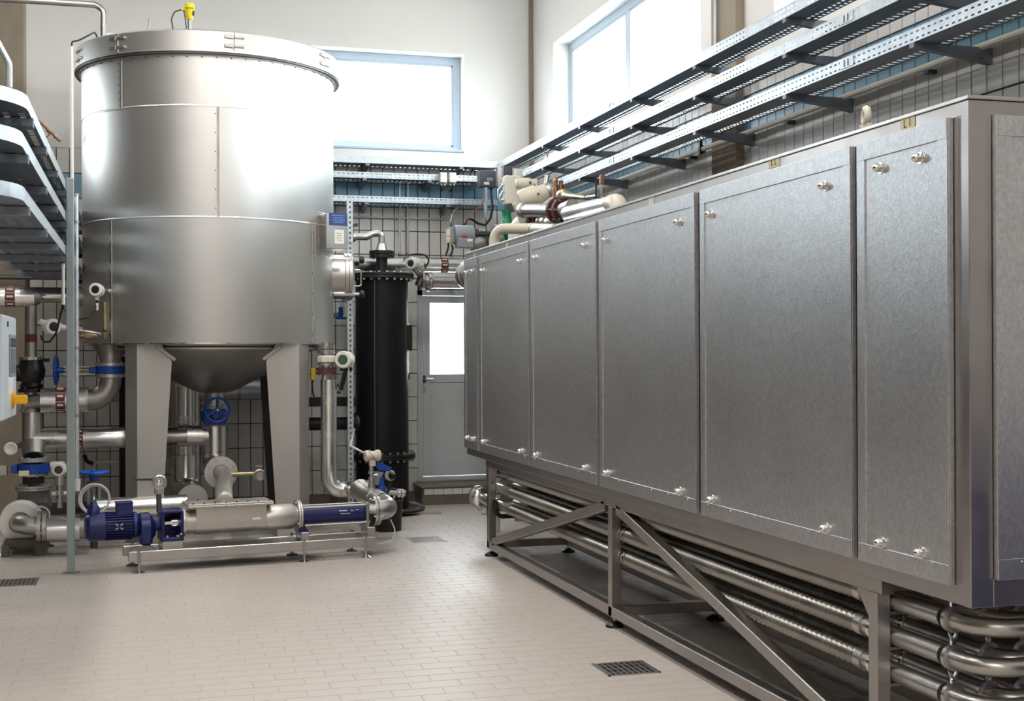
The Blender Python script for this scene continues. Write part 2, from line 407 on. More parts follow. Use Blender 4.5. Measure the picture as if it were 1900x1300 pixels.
# grout bed behind the tiles
struct('tile_bed', MB().box(XL, DX0, YB-.004, YB+.02, .103, 3.708).box(DX1, XR, YB-.004, YB+.02, .103, 3.708).box(DX0, DX1, YB-.004, YB+.02, 2.30, 3.708), GROUT, None, wb, 0)
struct('tile_bed', MB().box(XR-.004, XR+.02, YF, YB, .103, 3.708), GROUT, None, wr, 0)
back = []; rows = 14
for r in range(rows):
    z = .103+PH*(r+.5)
    for k in range(-24, 20):
        x = 2.237+PW*(k-2+.5)
        if x > XR-.08 or x < -3.2: continue
        if DX0-.05 < x < DX1+.05 and z < DZ1+.1: continue
        m = TILEB if r == 12 else TILE
        # which are in view: between trays and box, round the column, under the tank, left of it
        p = (1.9 < x < 4.2 and z > 2.4) or (1.3 < x < 2.9 and z < 2.45) or (.2 < x < 1.15 and z < 1.45) or (-1.25 < x < -.1 and .3 < z < 2.3) or (-1.0 < x < -.55 and z > 2.3)
        back.append((0 if p else 1, random.random(), (V((x, YB-.003, z)), 0.0, PW-JT, PH-JT, m)))
back.sort(key=lambda q: (q[0], q[1]))
lay(wb, [q[2] for q in back], None, CACHE)
right = []
for r in range(rows):
    z = .103+PH*(r+.5)
    for k in range(0, 140):
        y = YB-.02-PW*(k+.5)
        if y < -1: continue
        if 8.55 < y < 9.0: continue
        m = TILEB if r == 12 else TILE
        vis = r in (11, 12, 13) and y > 3.6
        right.append((0 if vis else 1, -y, (V((XR-.003, y, z)), -math.pi/2, PW-JT, PH-JT, m)))
right.sort(key=lambda q: (q[0], q[1]))
lay(wr, [q[2] for q in right], None, CACHE)
# floor tiles 240 x 115 mm
FW, FH, J2 = .2475, .1215, .0042
ft = []
for r in range(0, 72):
    y = 5.35+FH*(r+.5)
    for k in range(-9, 17):
        x = FW*(k+.5)+(FW/2 if r % 2 else 0)+.01*math.sin(r*1.7)
        if x > XR-.1: continue
        vis = -1.9 < x < 2.75 and (x/y) > -.105
        ft.append((0 if vis else 1, y, (V((x, y, -.002)), 0.0, FW-J2, FH-J2, FTILE)))
ft.sort(key=lambda q: (q[0], q[1]))
lay(fl, [q[2] for q in ft], None, CACHE, flat=True)
# plinth strips
struct('baseboard_back', MB().box(XL, 2.83, YB-.012, YB, 0, .103, .003).box(3.85, XR, YB-.012, YB, 0, .103, .003), PLINTH, 'low brown plinth along the back wall')
struct('baseboard_right', MB().box(XR-.012, XR, YF, YB, 0, .103, .003), PLINTH, 'low brown plinth along the right wall')
# concrete pilasters
struct('trim_1', MB().box(4.13, XR+.05, 8.56, 8.98, 0, ZC, .004), CONC, 'raw concrete pilaster between the right wall windows')
struct('trim_2', MB().box(4.155, 4.2, YB-.03, YB+.02, 3.70, ZC, .004), CONC, 'narrow brown joint strip in the room corner')
struct('trim_3', MB().box(-1.9, -1.13, YB-.26, YB+.02, 0, ZC, .006), CONC, 'raw concrete column on the back wall at left')
struct('trim_4', MB().box(XL-.02, XL+.2, 11.2, 11.6, 0, ZC).box(XL-.02, XL+.2, 1.2, 1.6, 0, ZC).box(.2, .6, YF-.02, YF+.2, 0, 1.7).box(-3.0, -2.6, YF-.02, YF+.2, 0, 1.7), CONC, 'raw concrete pilasters out of view')

def window(name, label, o, U, N, L, z0, z1, muls, fw=.085, depth=.18):
    """o on the wall plane; frame set back by depth"""
    o = V(o); U = V(U); N = V(N); b = o-N*depth
    root = struct(name, MB().obox(b+U*(fw/2)-N*.03+Z1*((z0+z1)/2), (fw/2, .035, (z1-z0)/2), (U, N, Z1), .004)
        .obox(b+U*(L-fw/2)-N*.03+Z1*((z0+z1)/2), (fw/2, .035, (z1-z0)/2), (U, N, Z1), .004)
        .obox(b+U*(L/2)-N*.03+Z1*(z1-fw/2), (L/2, .034, fw/2), (U, N, Z1), .004)
        .obox(b+U*(L/2)-N*.03+Z1*(z0+fw/2), (L/2, .034, fw/2), (U, N, Z1), .004), WINF, label)
    xs = [fw]+list(muls)+[L-fw]
    for i, m in enumerate(muls):
        part('mullion', MB().obox(b+U*m-N*.03+Z1*((z0+z1)/2), (.045, .033, (z1-z0)/2-.01), (U, N, Z1), .004), WINF, root)
    for i in range(len(xs)-1):
        a, c = xs[i]+(.045 if i else 0), xs[i+1]-(.045 if i < len(xs)-2 else 0)
        zc = (z0+z1)/2; hz = (z1-z0)/2-fw
        mb = MB()
        for s in (0, 1): mb.obox(b+U*((a+.01) if s == 0 else (c-.01))-N*.02+Z1*zc, (.012, .02, hz), (U, N, Z1), .003)
        for s in (-1, 1): mb.obox(b+U*((a+c)/2)-N*.02+Z1*(zc+s*(hz-.01)), ((c-a)/2, .02, .012), (U, N, Z1), .003)
        part('sash_bead', mb, WINF, root)
        part('pane', MB().obox(b+U*((a+c)/2)-N*.035+Z1*zc, ((c-a)/2, .003, hz), (U, N, Z1)), GLASS, root)
    part('sill', MB().obox(b+U*(L/2)+N*(depth/2-.005)+Z1*(z0+.012), (L/2-.002, depth/2+.02, .014), (U, N, Z1), .004), WINF, root)
    return root
window('window_1', 'wide grey framed window high on the back wall', (W1X0, YB, 0), X1, (0, -1, 0), W1X1-W1X0, WZ0, WZ1, (1.3,))
window('window_2', 'two light window high on the right wall near the corner', (XR, W2Y1, 0), (0, -1, 0), (-1, 0, 0), W2Y1-W2Y0, WZ0, WZ1, (1.72,))
window('window_3', 'window high on the right wall nearer the viewer', (XR, 8.1, 0), (0, -1, 0), (-1, 0, 0), 2.0, WZ0, WZ1, (1.0,))
window('window_4', 'window on the back wall left of the concrete column', (XL+1.0, YB, 0), X1, (0, -1, 0), 2.4, 3.6, 4.9, (1.2,))

# ---- door
dy = YB+.02
d = struct('door_1', MB().box(DX0, DX0+.06, dy-.04, dy+.1, DZ0+.03, DZ1, .004).box(DX1-.06, DX1, dy-.04, dy+.1, DZ0+.03, DZ1, .004).box(DX0, DX1, dy-.04, dy+.1, DZ1-.06, DZ1, .004)
           .box(DX0, DX1, dy-.04, dy+.1, DZ0, DZ0+.04, .004), DOORM, 'grey door with a glazed upper half behind the black column')
gx0, gx1 = DX0+.145, DX1-.145; gz0, gz1 = PY(830, 694, YB).z, PY(830, 562, YB).z
lf = MB()
lf.box(DX0+.065, gx0, dy-.02, dy+.03, DZ0+.045, DZ1-.065, .003).box(gx1, DX1-.065, dy-.02, dy+.03, DZ0+.045, DZ1-.065, .003)
lf.box(gx0, gx1, dy-.02, dy+.03, gz1, DZ1-.065, .003).box(gx0, gx1, dy-.02, dy+.03, gz0-.09, gz0, .003).box(gx0, gx1, dy-.02, dy+.03, DZ0+.045, DZ0+.17, .003)
part('leaf', lf, DOORM, d)
part('lower_panel', MB().box(gx0, gx1, dy-.012, dy+.02, DZ0+.17, gz0-.09, .004), DOORM, d)
part('pane', MB().box(gx0, gx1, dy, dy+.008, gz0, gz1), GLASS, d)
hp = PY(787, 703, dy-.03)
h = part('handle', MB().tube([hp, hp+V((0, -.045, 0)), hp+V((.10, -.045, 0))], .009, 10, .015), BRIGHT, d)
part('backplate', MB().obox(hp+V((0, .006, 0)), (.018, .006, .04), None, .003), DGREY, d)
part('lock_cylinder', MB().obox(PY(787, 722, dy-.024), (.016, .005, .036), None, .004), STEELD, d)
part('closer_arm', MB().obox(PY(838, 546, dy-.05), (.035, .01, .008), None, .002), STEEL, d)
# ---- doorstep with a row of facing tiles
sx0 = PY(784, 937, 13.42).x
st = thing('doorstep', 'low brown tiled step in front of the grey door', 'step', (3.4, 13.6, 0))
part('riser', MB().box(sx0, XR, 13.43, YB-.013, 0, .175, .004), PLINTH, st)
part('tread', MB().box(sx0-.02, XR, 13.41, YB-.013, .177, .205, .008), PLINTH, st)
for k in range(8):
    x = sx0+.02+.105*k+(0 if k else 0)
    part('tile', MB().box(x, x+.1, 13.422, 13.43, .108, .172, .002), TILE, st)
part('threshold', MB().box(2.86, 3.82, YB-.06, YB-.011, .206, .222, .003), STEELD, st)

# ---- outside: weathered shed boards seen through the door glass, thin bare trees beyond the window
sh = thing('board_shed', 'weathered board shed outside behind the door glass', 'shed', (4.2, 17.5, -.2))
for k in range(16):
    part('board', MB().box(2.6+k*.2, 2.79+k*.2, 17.5, 17.53, -.2, 2.55+.01*(k % 3), .004), WOODW, sh)
part('roof_edge', MB().box(2.5, 5.9, 17.3, 17.9, 2.58, 2.68, .01), WHITEP, sh)
def tree(x, y, h, sd, lab):
    rnd = random.Random(sd); mb = MB()
    def br(p, dirn, L, r, lv):
        e = p+dirn*L; mb.tube([p, (p+e)/2+V((rnd.uniform(-1, 1), 0, rnd.uniform(-1, 1)))*L*.06, e], [r, r*.8, r*.6], 5)
        if lv:
            for i in range(3):
                a = V((rnd.uniform(-.7, .7), rnd.uniform(-.5, .5), rnd.uniform(.1, .7)))
                br(p+dirn*L*rnd.uniform(.55, 1), (dirn+a).normalized(), L*rnd.uniform(.45, .7), r*.55, lv-1)
    br(V((x, y, -.2)), V((0, 0, 1)), h*.5, .08, 4)
    t = single('bare_tree', lab, 'tree', mb, BARK)
tree(7.6, 40, 9.5, 3, 'pale leafless tree outside the back window, left one')
tree(11.2, 42, 10, 5, 'pale leafless tree outside the back window, right one')

# ---- housings of the added ceiling fill lights (unseen, out of frame)
for lx, ly in FILL_LAMPS:
    t = struct('fill_light_housing', MB().box(lx-.13, lx+.13, ly-.8, ly+.8, ZC-.09, ZC-.001, .01).box(lx-.13, lx-.115, ly-.8, ly+.8, ZC-.125, ZC-.088).box(lx+.115, lx+.13, ly-.8, ly+.8, ZC-.125, ZC-.088), WHITEP, None, cl)
# ---- floor drains
def drain(c, w, l, lab):
    t = thing('floor_drain', lab, 'drain', (c[0], c[1], 0), 'floor drains')
    part('frame', MB().box(c[0]-w/2, c[0]+w/2, c[1]-l/2, c[1]-l/2+.012, 0, .004).box(c[0]-w/2, c[0]+w/2, c[1]+l/2-.012, c[1]+l/2, 0, .004)
         .box(c[0]-w/2, c[0]-w/2+.012, c[1]-l/2, c[1]+l/2, 0, .004).box(c[0]+w/2-.012, c[0]+w/2, c[1]-l/2, c[1]+l/2, 0, .004), STEELD, t)
    part('pit', MB().box(c[0]-w/2+.01, c[0]+w/2-.01, c[1]-l/2+.01, c[1]+l/2-.01, 0, .0012), BLACK, t)
    n = int(w/.03)
    for i in range(n):
        x = c[0]-w/2+.02+(w-.04)*i/(n-1)
        part('slat', MB().box(x-.005, x+.005, c[1]-l/2+.012, c[1]+l/2-.012, .0012, .0038), STEELD, t)
    for j in (-1, 0, 1): part('crossbar', MB().box(c[0]-w/2+.012, c[0]+w/2-.012, c[1]+j*l*.28-.004, c[1]+j*l*.28+.004, .0012, .0034), STEELD, t)
drain((2.34, 10.94), .30, .30, 'square floor grate between the pump and the steel cabinet frame')
drain((-.86, 9.73), .27, .31, 'floor grate left of the grey tray post')
drain((2.35, 6.165), .28, .26, 'floor grate beside the near end of the cabinet frame')
# ================================================================ HEAT EXCHANGER CABINET
XB, CY0, CY1, CX1, CZ0, CZ1 = 2.58, 3.633, 10.44, 3.45, .768, 2.432
cb = thing('heat_exchanger_cabinet', 'long spangled metal clad cabinet standing on a steel frame at right', 'cabinet', (3.0, 7.0, CZ0))
part('casing', MB().box(XB+.03, CX1, CY0+.03, CY1-.03, CZ0+.01, CZ1-.012, .004), STEELD, cb)
part('lid', MB().box(XB-.008, CX1+.01, CY0-.008, CY1+.008, CZ1-.010, CZ1+.003, .002), STEEL, cb)
PED = [(10.43, 9.985), (9.915, 8.56), (8.51, 7.17), (7.12, 5.755), (5.695, 4.325), (4.28, 3.715)]
PZ0, PZ1 = .828, 2.376
def rail(name, x0, x1, y0, y1, z0, z1): part(name, MB().box(x0, x1, y0, y1, z0, z1, .003), FRAME, cb)
rail('top_rail', XB, XB+.045, CY0, CY1, PZ1-.004, CZ1-.01); rail('bottom_rail', XB, XB+.045, CY0, CY1, CZ0, PZ0+.004)
ys = [CY1]+[(PED[i][1]+PED[i+1][0])/2 for i in range(5)]+[CY0]
for i, y in enumerate(ys):
    w = .03 if 0 < i < 6 else .05
    y0, y1 = (y-w, y+w) if 0 < i < 6 else ((y-.06, y) if i == 0 else (y, y+.09))
    rail('upright', XB+.001, XB+.045, y0, y1, PZ0, PZ1)
    if i == 6:
        rail('upright', XB-.0015, XB+.085, CY0-.0025, CY0+.04, CZ0-.001, CZ1-.0105)
def panel(c, U, N, L, z0, z1, knobs, rim=.055):
    """framed sheet panel: rim strips proud of a central sheet; knobs = [(u, z)] cap nuts"""
    c = V(c); U = V(U); N = V(N); ax = (U, N, Z1); zc = (z0+z1)/2; hz = (z1-z0)/2
    p = part('panel', MB().obox(c+U*(L/2)+N*.010+Z1*zc, (L/2, .010, hz), ax, .003), PANEL, cb)
    mb = MB()
    for u in (rim/2, L-rim/2): mb.obox(c+U*u+N*.0215+Z1*zc, (rim/2, .0035, hz), ax, .0015)
    for z in (z0+rim*.62, z1-rim*.62): mb.obox(c+U*(L/2)+N*.0225+Z1*z, (L/2-.001, .0035, rim*.62), ax, .0015)
    part('rim', mb, PANEL, p)
    n = 0
    for u, z in knobs:
        k = MB().cyl(c+U*u+N*.018+Z1*z, c+U*u+N*.024+Z1*z, .022, None, 14, .002)
        b = c+U*u+N*.024+Z1*z; k.lathe(b, N, [(.015, 0), (.016, .006), (.016, .014), (.013, .023), (.007, .029), (0, .031)], 12)
        part('cap_nut', k, BRIGHT, p)
    rv = MB()
    rr = random.Random(int(z0*100+L*1000))
    for i in range(max(2, int(L/.2))):
        rv.dome(c+U*(.09+i*(L-.18)/max(1, int(L/.2)-1))+N*.0255+Z1*(z0+rim*1.05), N, .004, .003, 7)
    part('rivets', rv, BRIGHT, p, None, 'stuff')
    return p
for i, (ya, yb) in enumerate(PED):
    L = ya-yb
    if i in (0, 5):
        ks = [(L*.28, 2.265), (L*.72, 2.265), (L*.28, .915), (L*.72, .915)]
    else:
        ks = [(.125, 2.25), (L-.19, 2.25), (.13, .915), (L-.19, .915)]
    panel((XB, ya, 0), (0, -1, 0), (-1, 0, 0), L, PZ0, PZ1, ks)
panel((XB+.085, CY0, 0), X1, (0, -1, 0), CX1-XB-.16, PZ0+.03, PZ1-.005, [(.2, 2.25), (.56, 2.25), (.2, .93), (.56, .93)])
for nm, x in (('end_top_rail', 0),): part(nm, MB().box(XB+.085, CX1, CY0-.002, CY0+.03, PZ1-.005, CZ1-.011, .002).box(XB+.085, CX1, CY0-.002, CY0+.03, CZ0, PZ0+.03, .002).box(CX1-.07, CX1, CY0-.002, CY0+.03, PZ0+.03, PZ1, .002), FRAME, cb)
# masking tape tags with marker writing on the top rail
def tape(px, py, w, txt=None, lab='strip of masking tape'):
    p = PX(px, py, XB)
    t = part('tape_tag', MB().obox(p+V((-.0015, 0, 0)), (.0012, w/2, .022), None, .0004), TAPE if txt else WPRINT, cb, lab)
    if txt: lettering(txt, .04, p+V((-.0031, 0, 0)), (0, -1, 0), (-1, 0, 0), INK, t)
tape(1685, 229, .09, 'L 1', 'masking tape tag marked L 1'); tape(1437, 301, .10, 'L L', 'masking tape tag marked L L')
tape(1209, 374, .075, None, 'small pale tag'); tape(941, 455, .06, None, 'small pale tag'); tape(881, 474, .05, None, 'small pale tag')
# cream lifting lug on the top edge
lp = PX(1607, 238, XB+.05)
lug = MB(); lug.torus(lp+V((0, 0, .046)), (1, -.3, 0), .027, .014, 20, 8); lug.obox(lp+V((0, 0, .004)), (.012, .03, .012), None, .004)
single('lifting_lug', 'cream oval lifting lug on the top edge of the cabinet', 'lug', lug, CREAM)
# round insulated outlet at the far end
ep = V((2.70, CY1-.01, PY(855, 509, 10.7).z))
e = thing('insulated_outlet', 'round metal clad pipe end projecting from the far end of the cabinet', 'pipe', ep)
part('cladding', MB().lathe(ep, Y1, [(.135, 0), (.137, .12), (.137, .30), (.125, .40), (.09, .46), (0, .475)], 28), CLAD, e)
part('seam_band', MB().ring(ep+Y1*.22, Y1, .140, .132, .012, 28), STEEL, e)
rv = MB()
for k in range(20):
    a = 2*math.pi*k/20; q = V((math.cos(a), 0, math.sin(a))); rv.dome(ep+Y1*.245+q*.136, q, .005, .004, 6)
part('rivets', rv, DARKM, e, None, 'stuff')

# ================================================================ SUPPORT FRAME
XF, XR2 = 2.62, 3.32
sf = thing('support_frame', 'welded square tube stand under the long cabinet', 'frame', (2.97, 7.1, 0))
PYS = [9.92, 7.13, 4.29]
tb = .03
def tubebar(name, a, b, h=tb, w=tb, lab=None):
    a = V(a); b = V(b); d = (b-a).normalized()
    s = d.cross(Z1).normalized() if abs(d.z) < .9 else V((1, 0, 0)); n = s.cross(d)
    part(name, MB().obox((a+b)/2, ((b-a).length/2, w, h), (d, s, n), .004), FRAME, sf, lab)
for X in (XF+tb, XR2-tb):
    tubebar('top_beam', (X, PYS[2]-.06, .733), (X, PYS[0]+.06, .733)); tubebar('bottom_beam', (X, PYS[2]-.03, .092), (X, PYS[0]+.03, .092))
    for y in PYS: tubebar('post', (X, y, .06 if y != 7.13 else .06), (X, y, .703))
for y in PYS:
    tubebar('cross_beam', (XF+2*tb, y, .092), (XR2-2*tb, y, .092)); tubebar('cross_beam', (XF+2*tb, y, .733), (XR2-2*tb, y, .733))
    for z in (.356, .491, .624): part('tube_shelf', MB().box(XF+.06, XR2-.06, y-.022, y+.022, z-.006, z+.006, .002), FRAME, sf)
for X in (XF+tb, XR2-tb):
    tubebar('diagonal_brace', (X, 9.80, .125), (X, 7.22, .70)); tubebar('diagonal_brace', (X, 7.03, .70), (X, 4.42, .125))
for y, sg in ((PYS[2], 1), (PYS[0], -1)):
    part('gusset', MB().prism([(XF+.02, y+.03*sg, .703), (XF+.02, y+.15*sg, .703), (XF+.02, y+.03*sg, .57)], (.02, 0, 0)), FRAME, sf)
for X in (XF+tb, XR2-tb):
    for y in PYS:
        f = part('levelling_foot', MB().cyl((X, y, 0), (X, y, .014), .055, .052, 20).lathe((X, y, .014), Z1, [(.052, 0), (.03, .014), (.016, .02)], 20), BLACK, sf, 'round black levelling foot')
        part('threaded_rod', MB().cyl((X, y, .02), (X, y, .068), .009, None, 10).cyl((X, y, .05), (X, y, .06), .017, None, 6), STEEL, f)
p0 = PX(905, 955, XF+.12)
part('drain_loop', MB().tube([(XF+.05, 9.86, .44), (XF+.05, 9.86, .315), (XF+.52, 9.86, .315)], .018, 10, .06), RUBBER, sf)

# tube bundle: corrugated stainless tubes in three layers
tz = [.40, .535, .668]; tx = [2.715, 2.855, 2.995, 3.135, 3.255]
nm_l = ['bottom', 'middle', 'top']; nm_c = ['front', 'second', 'third', 'fourth', 'rear']
bm_ = MB()
prof = []
yA, yB = 4.50, 9.55
n = 250
for i in range(n+1):
    prof.append((.038+.005*math.cos(math.pi*i), (yB-yA)*i/n))
hose_mesh = None
for li, z in enumerate(tz):
    for ci, x in enumerate(tx):
        t = thing('exchanger_tube', f'{nm_c[ci]} ribbed steel tube in the {nm_l[li]} layer under the cabinet', 'tube', (x, 7.0, z-.045), 'ribbed tubes under the cabinet')
        if hose_mesh is None:
            h0 = part('ribbed_sleeve', MB().lathe((x, yA, z), Y1, prof, 12), TUBEM, t, None, None, 50); hose_mesh = h0.data
        else:
            o = bpy.data.objects.new('ribbed_sleeve', hose_mesh); COL.objects.link(o); o.parent = t
        ye = 3.93 if ci else 3.97
        part('plain_end', MB().cyl((x, ye, z), (x, yA, z), .036, None, 18), STEEL, t)
        part('plain_end', MB().cyl((x, yB, z), (x, 9.95, z), .036, None, 18), STEEL, t)
        part('collar', MB().ring((x, yA, z), Y1, .044, .034, .05, 18), STEEL, t)
        part('collar', MB().ring((x, yB, z), Y1, .044, .034, .05, 18), STEEL, t)
        for y in (PYS[1]-.05, PYS[2]-.05 if False else PYS[2]+.12):
            part('pipe_clip', MB().ring((x, y, z), Y1, .047, .038, .016, 18), BRIGHT, t)
# return bends at the near end, clamped
def tri_clamp(parent, c, axis, r=.041):
    k = part('clamp', MB().lathe(c, axis, [(r*.9, -.011), (r*1.14, -.009), (r*1.14, .009), (r*.9, .011)], 20), STEEL, parent)
    c = V(c)
    w = MB().obox(c+V((0, 0, r*1.25)), (.012, .006, .012), None, .003)
    w.prism([c+V((-.006, -.004, r*1.3)), c+V((.006, -.004, r*1.3)), c+V((.02, -.004, r*1.3+.034)), c+V((.011, -.004, r*1.3+.034)), c+V((0, -.004, r*1.3+.014)), c+V((-.011, -.004, r*1.3+.034)), c+V((-.02, -.004, r*1.3+.034))], (0, .008, 0))
    part('wing_nut', w, BRIGHT, k)
for li, z in enumerate(tz):
    for a, b in ((0, 2), (1, 3)):
        xa, xb = tx[a], tx[b]; ye = 3.93
        u = thing('return_bend', f'{"front" if a == 0 else "rear"} U bend joining the {nm_l[li]} layer tubes at the near end', 'pipe', ((xa+xb)/2, ye, z-.042))
        zz = z if a == 0 else z-.0
        part('bend', MB().tube([(xa, ye-.012, zz), (xa, ye-.19, zz-(.0 if a == 0 else .0)), (xb, ye-.19, zz), (xb, ye-.012, zz)] if a == 0 else [(xa, ye-.012, zz), (xa, ye-.10, zz+.0), (xb, ye-.10, zz), (xb, ye-.012, zz)], .032, 14, .12), STEEL, u)
        for x in (xa, xb): tri_clamp(u, (x, ye-.006, z), Y1)
# capped pipe end sticking out of the far end of the bundle
q = V((2.715, 10.0, .40))
cp = thing('capped_pipe_end', 'clamped round pipe end at the far corner of the cabinet frame', 'pipe', (2.715, 10.4, .3))
part('stub', MB().cyl((2.715, 9.96, .40), (2.715, 10.42, .40), .045, None, 18), STEEL, cp)
part('flange', MB().lathe((2.715, 10.40, .40), Y1, [(.05, 0), (.078, .01), (.078, .03), (.085, .035), (.085, .06), (.06, .08), (.06, .25), (.03, .27)], 26), BRIGHT, cp)
part('clamp_ring', MB().ring((2.715, 10.56, .40), Y1, .092, .062, .03, 26), STEEL, cp)
part('lug', MB().torus((2.72, 10.56, .295), Y1, .014, .004, 12, 6), STEEL, cp)

# ================================================================ CABLE TRAYS
def bracket(parent, tip, side, length, wall_h=.085, tip_h=.024, th=.042):
    tip = V(tip); side = V(side); u = side.cross(Z1).normalized()
    poly = [tip-u*th/2, tip+side*length-u*th/2, tip+side*length-u*th/2-Z1*wall_h, tip+side*length*.55-u*th/2-Z1*wall_h*.62, tip-u*th/2-Z1*tip_h]
    part('bracket', MB().prism(poly, u*th), GALV_SHADED, parent)
def tray(lab, o, U, side, L, w, h, brk, wall_len, grp='wall cable trays', slots=1):
    """o: top front corner; U run, side towards the wall"""
    o = V(o); U = V(U); side = V(side)
    t = thing('cable_tray', lab, 'cable tray', o+U*L/2-Z1*h, grp)
    p = .05; n = int(L/p); row = h/2
    part('front_rail', MB().holes(o-Z1*h, U, Z1, n, 2, p, row, .024, .009), GALV, t, None, None, 0, False)
    part('front_lip', MB().obox(o+U*(n*p/2)+side*.006+Z1*.001, (n*p/2, .007, .0025), (U, side, Z1)), GALV, t)
    part('back_rail', MB().holes(o-Z1*h+side*w, U, Z1, n, 2, p, row, .024, .009), GALV, t, None, None, 0, False)
    wp = w*.45/slots
    part('tray_base', MB().obox(o-Z1*(h-.001)+U*(n*p/2)+side*(w*.275), (n*p/2, w*.275, .0012), (U, side, Z1)), GALV_SHADED, t, None, None, 0)
    part('slotted_strip', MB().holes(o-Z1*h+side*(w*.55), U, side, n, slots, p, wp, .022, wp*.45), GALV_SHADED, t, None, None, 0, False)
    for b in brk: bracket(t, o-Z1*(h+.001)+U*b-side*.004, side, wall_len)
    return t
XT = 3.735
for lab, z, y0 in (('topmost galvanised cable tray along the right wall', 3.69, 3.0), ('middle galvanised cable tray along the right wall', 3.475, 3.0), ('lowest galvanised cable tray along the right wall, just above the cabinet', 3.228, 3.0)):
    L = 13.55-y0 if z > 3.6 else (13.2-y0 if z > 3.4 else 12.2-y0)
    t = tray(lab, (XT, y0, z), Y1, X1, L, .21, .068, [b-y0 for b in (4.3, 5.72, 7.07, 8.40, 9.62, 10.9, 12.0) if b < y0+L-.2], XR-XT, 'wall cable trays', 2 if z > 3.6 else 1)
    for y in (6.35, 10.1):
        j = MB().obox((XT-.003, y, z-.03), (.002, .07, .026), None); j2 = MB()
        part('splice_plate', j, GALV, t)
        for k in (-1, 1): j2.cyl((XT-.005, y+.02*k, z-.05), (XT-.005, y+.02*k, z-.012), .004, None, 8)
        part('splice_bolts', j2, DARKM, t, None, 'stuff')
tray('topmost galvanised cable tray along the back wall under the window', (1.4, 13.55, 3.682), X1, Y1, XT-1.4, .29, .066, [.88, 1.9], YB-13.55, 'back wall cable trays')
tray('middle galvanised cable tray along the back wall carrying two white boxes', (1.4, 13.55, 3.52), X1, Y1, 2.1, .22, .062, [.85, 1.55], YB-13.55, 'back wall cable trays')
tray('lowest galvanised cable tray along the back wall', (1.4, 13.55, 3.268), X1, Y1, 2.32, .22, .062, [.87, 1.75], YB-13.55, 'back wall cable trays')

# left trays with rounded corner
def bent_tray(lab, z, yb, h=.068, w=.46):
    x = -.55; R = .40
    t = thing('cable_tray', lab, 'cable tray', (x, 9.5, z-h), 'curved cable trays at left')
    out = fillet([V((x, 13.3, 0)), V((x, yb, 0)), V((-2.3, yb, 0))], R, 10)
    inn = fillet([V((x-w, 13.3, 0)), V((x-w, yb+w, 0)), V((-2.3, yb+w, 0))], .12, 10)
    def strip(P, zz0, zz1, off=.003):
        mb = MB()
        for a, b in zip(P[:-1], P[1:]):
            d = (b-a).normalized(); s = d.cross(Z1)
            mb.add([a+Z1*zz0, b+Z1*zz0, b+Z1*zz1, a+Z1*zz1, a+s*off+Z1*zz0, b+s*off+Z1*zz0, b+s*off+Z1*zz1, a+s*off+Z1*zz1],
                   [(0, 1, 2, 3), (5, 4, 7, 6), (3, 2, 6, 7), (1, 0, 4, 5)])
        return mb
    part('outer_rail', strip(out, z-h, z), GALV, t, None, None, 35); part('inner_rail', strip(inn, z-h, z), GALV, t, None, None, 35)
    lip = strip(out, z-.001, z+.001, .014); part('lip', lip, GALV, t, None, None, 0)
    nb = int((13.3-(yb+w))/.05)
    b = MB().holes((x-w, yb+w, z-h), Y1, X1, nb, 6, .05, w/6, .014, .03)
    part('tray_base', b, GALV_SHADED, t, None, None, 0, False)
    corner = MB(); ob = [p for p in out if p.y <= yb+w+.001]
    poly = [V((x, yb+w, z-h))]+[V((p.x, p.y, z-h)) for p in ob]+[V((-2.3, yb+w, z-h))]
    corner.prism(poly, (0, 0, .002)); part('corner_plate', corner, GALV_SHADED, t)
    for y in (yb+w+.15, 8.0, 9.0, 10.04, 11.0, 12.0):
        part('bracket', MB().obox((x-w/2-.02, y, z-h-.026), (w/2+.03, .03, .024), None, .003), GALV_SHADED, t)
    part('end_plate', MB().box(x-.13, x-.01, 13.295, 13.305, z-h-.04, z+.03, .002), BLACK, t)
    part('socket_plate', MB().box(x-.075, x-.02, 13.285, 13.296, z-h, z-h+.075, .002).box(x-.062, x-.034, 13.282, 13.286, z-h+.012, z-h+.03).box(x-.062, x-.034, 13.282, 13.286, z-h+.044, z-h+.062), WHITEP, t)
    return t
bent_tray('topmost grey cable tray curving round at upper left', 2.885, 6.45)
bent_tray('middle grey cable tray curving round at left', 2.655, 6.15)
bent_tray('lowest grey cable tray curving round at left', 2.405, 6.2)
pp = thing('tray_post', 'slim grey square post carrying the curved cable trays', 'post', (-.53, 10.03, 0))
part('column', MB().box(-.545, -.49, 10.0, 10.055, 0.004, 2.90, .004), mk('post_grey_paint', S(150, 162, 164), .5, .1, var=.04), pp)
part('base_plate', MB().box(-.575, -.46, 9.97, 10.085, 0, .006, .001), STEEL, pp)
# hanging strut from the ceiling at the tray corner
hs = PY(17, 140, 6.9)
single('tray_hanger', 'grey tube hanger rising from the topmost curved tray', 'hanger', MB().tube([hs+V((0, 0, -.06)), hs+V((0, 0, .06)), hs+V((-.25, 0, .55)), V((hs.x-.25, 6.95, ZC-.002))], .016, 10, .05), GALV)

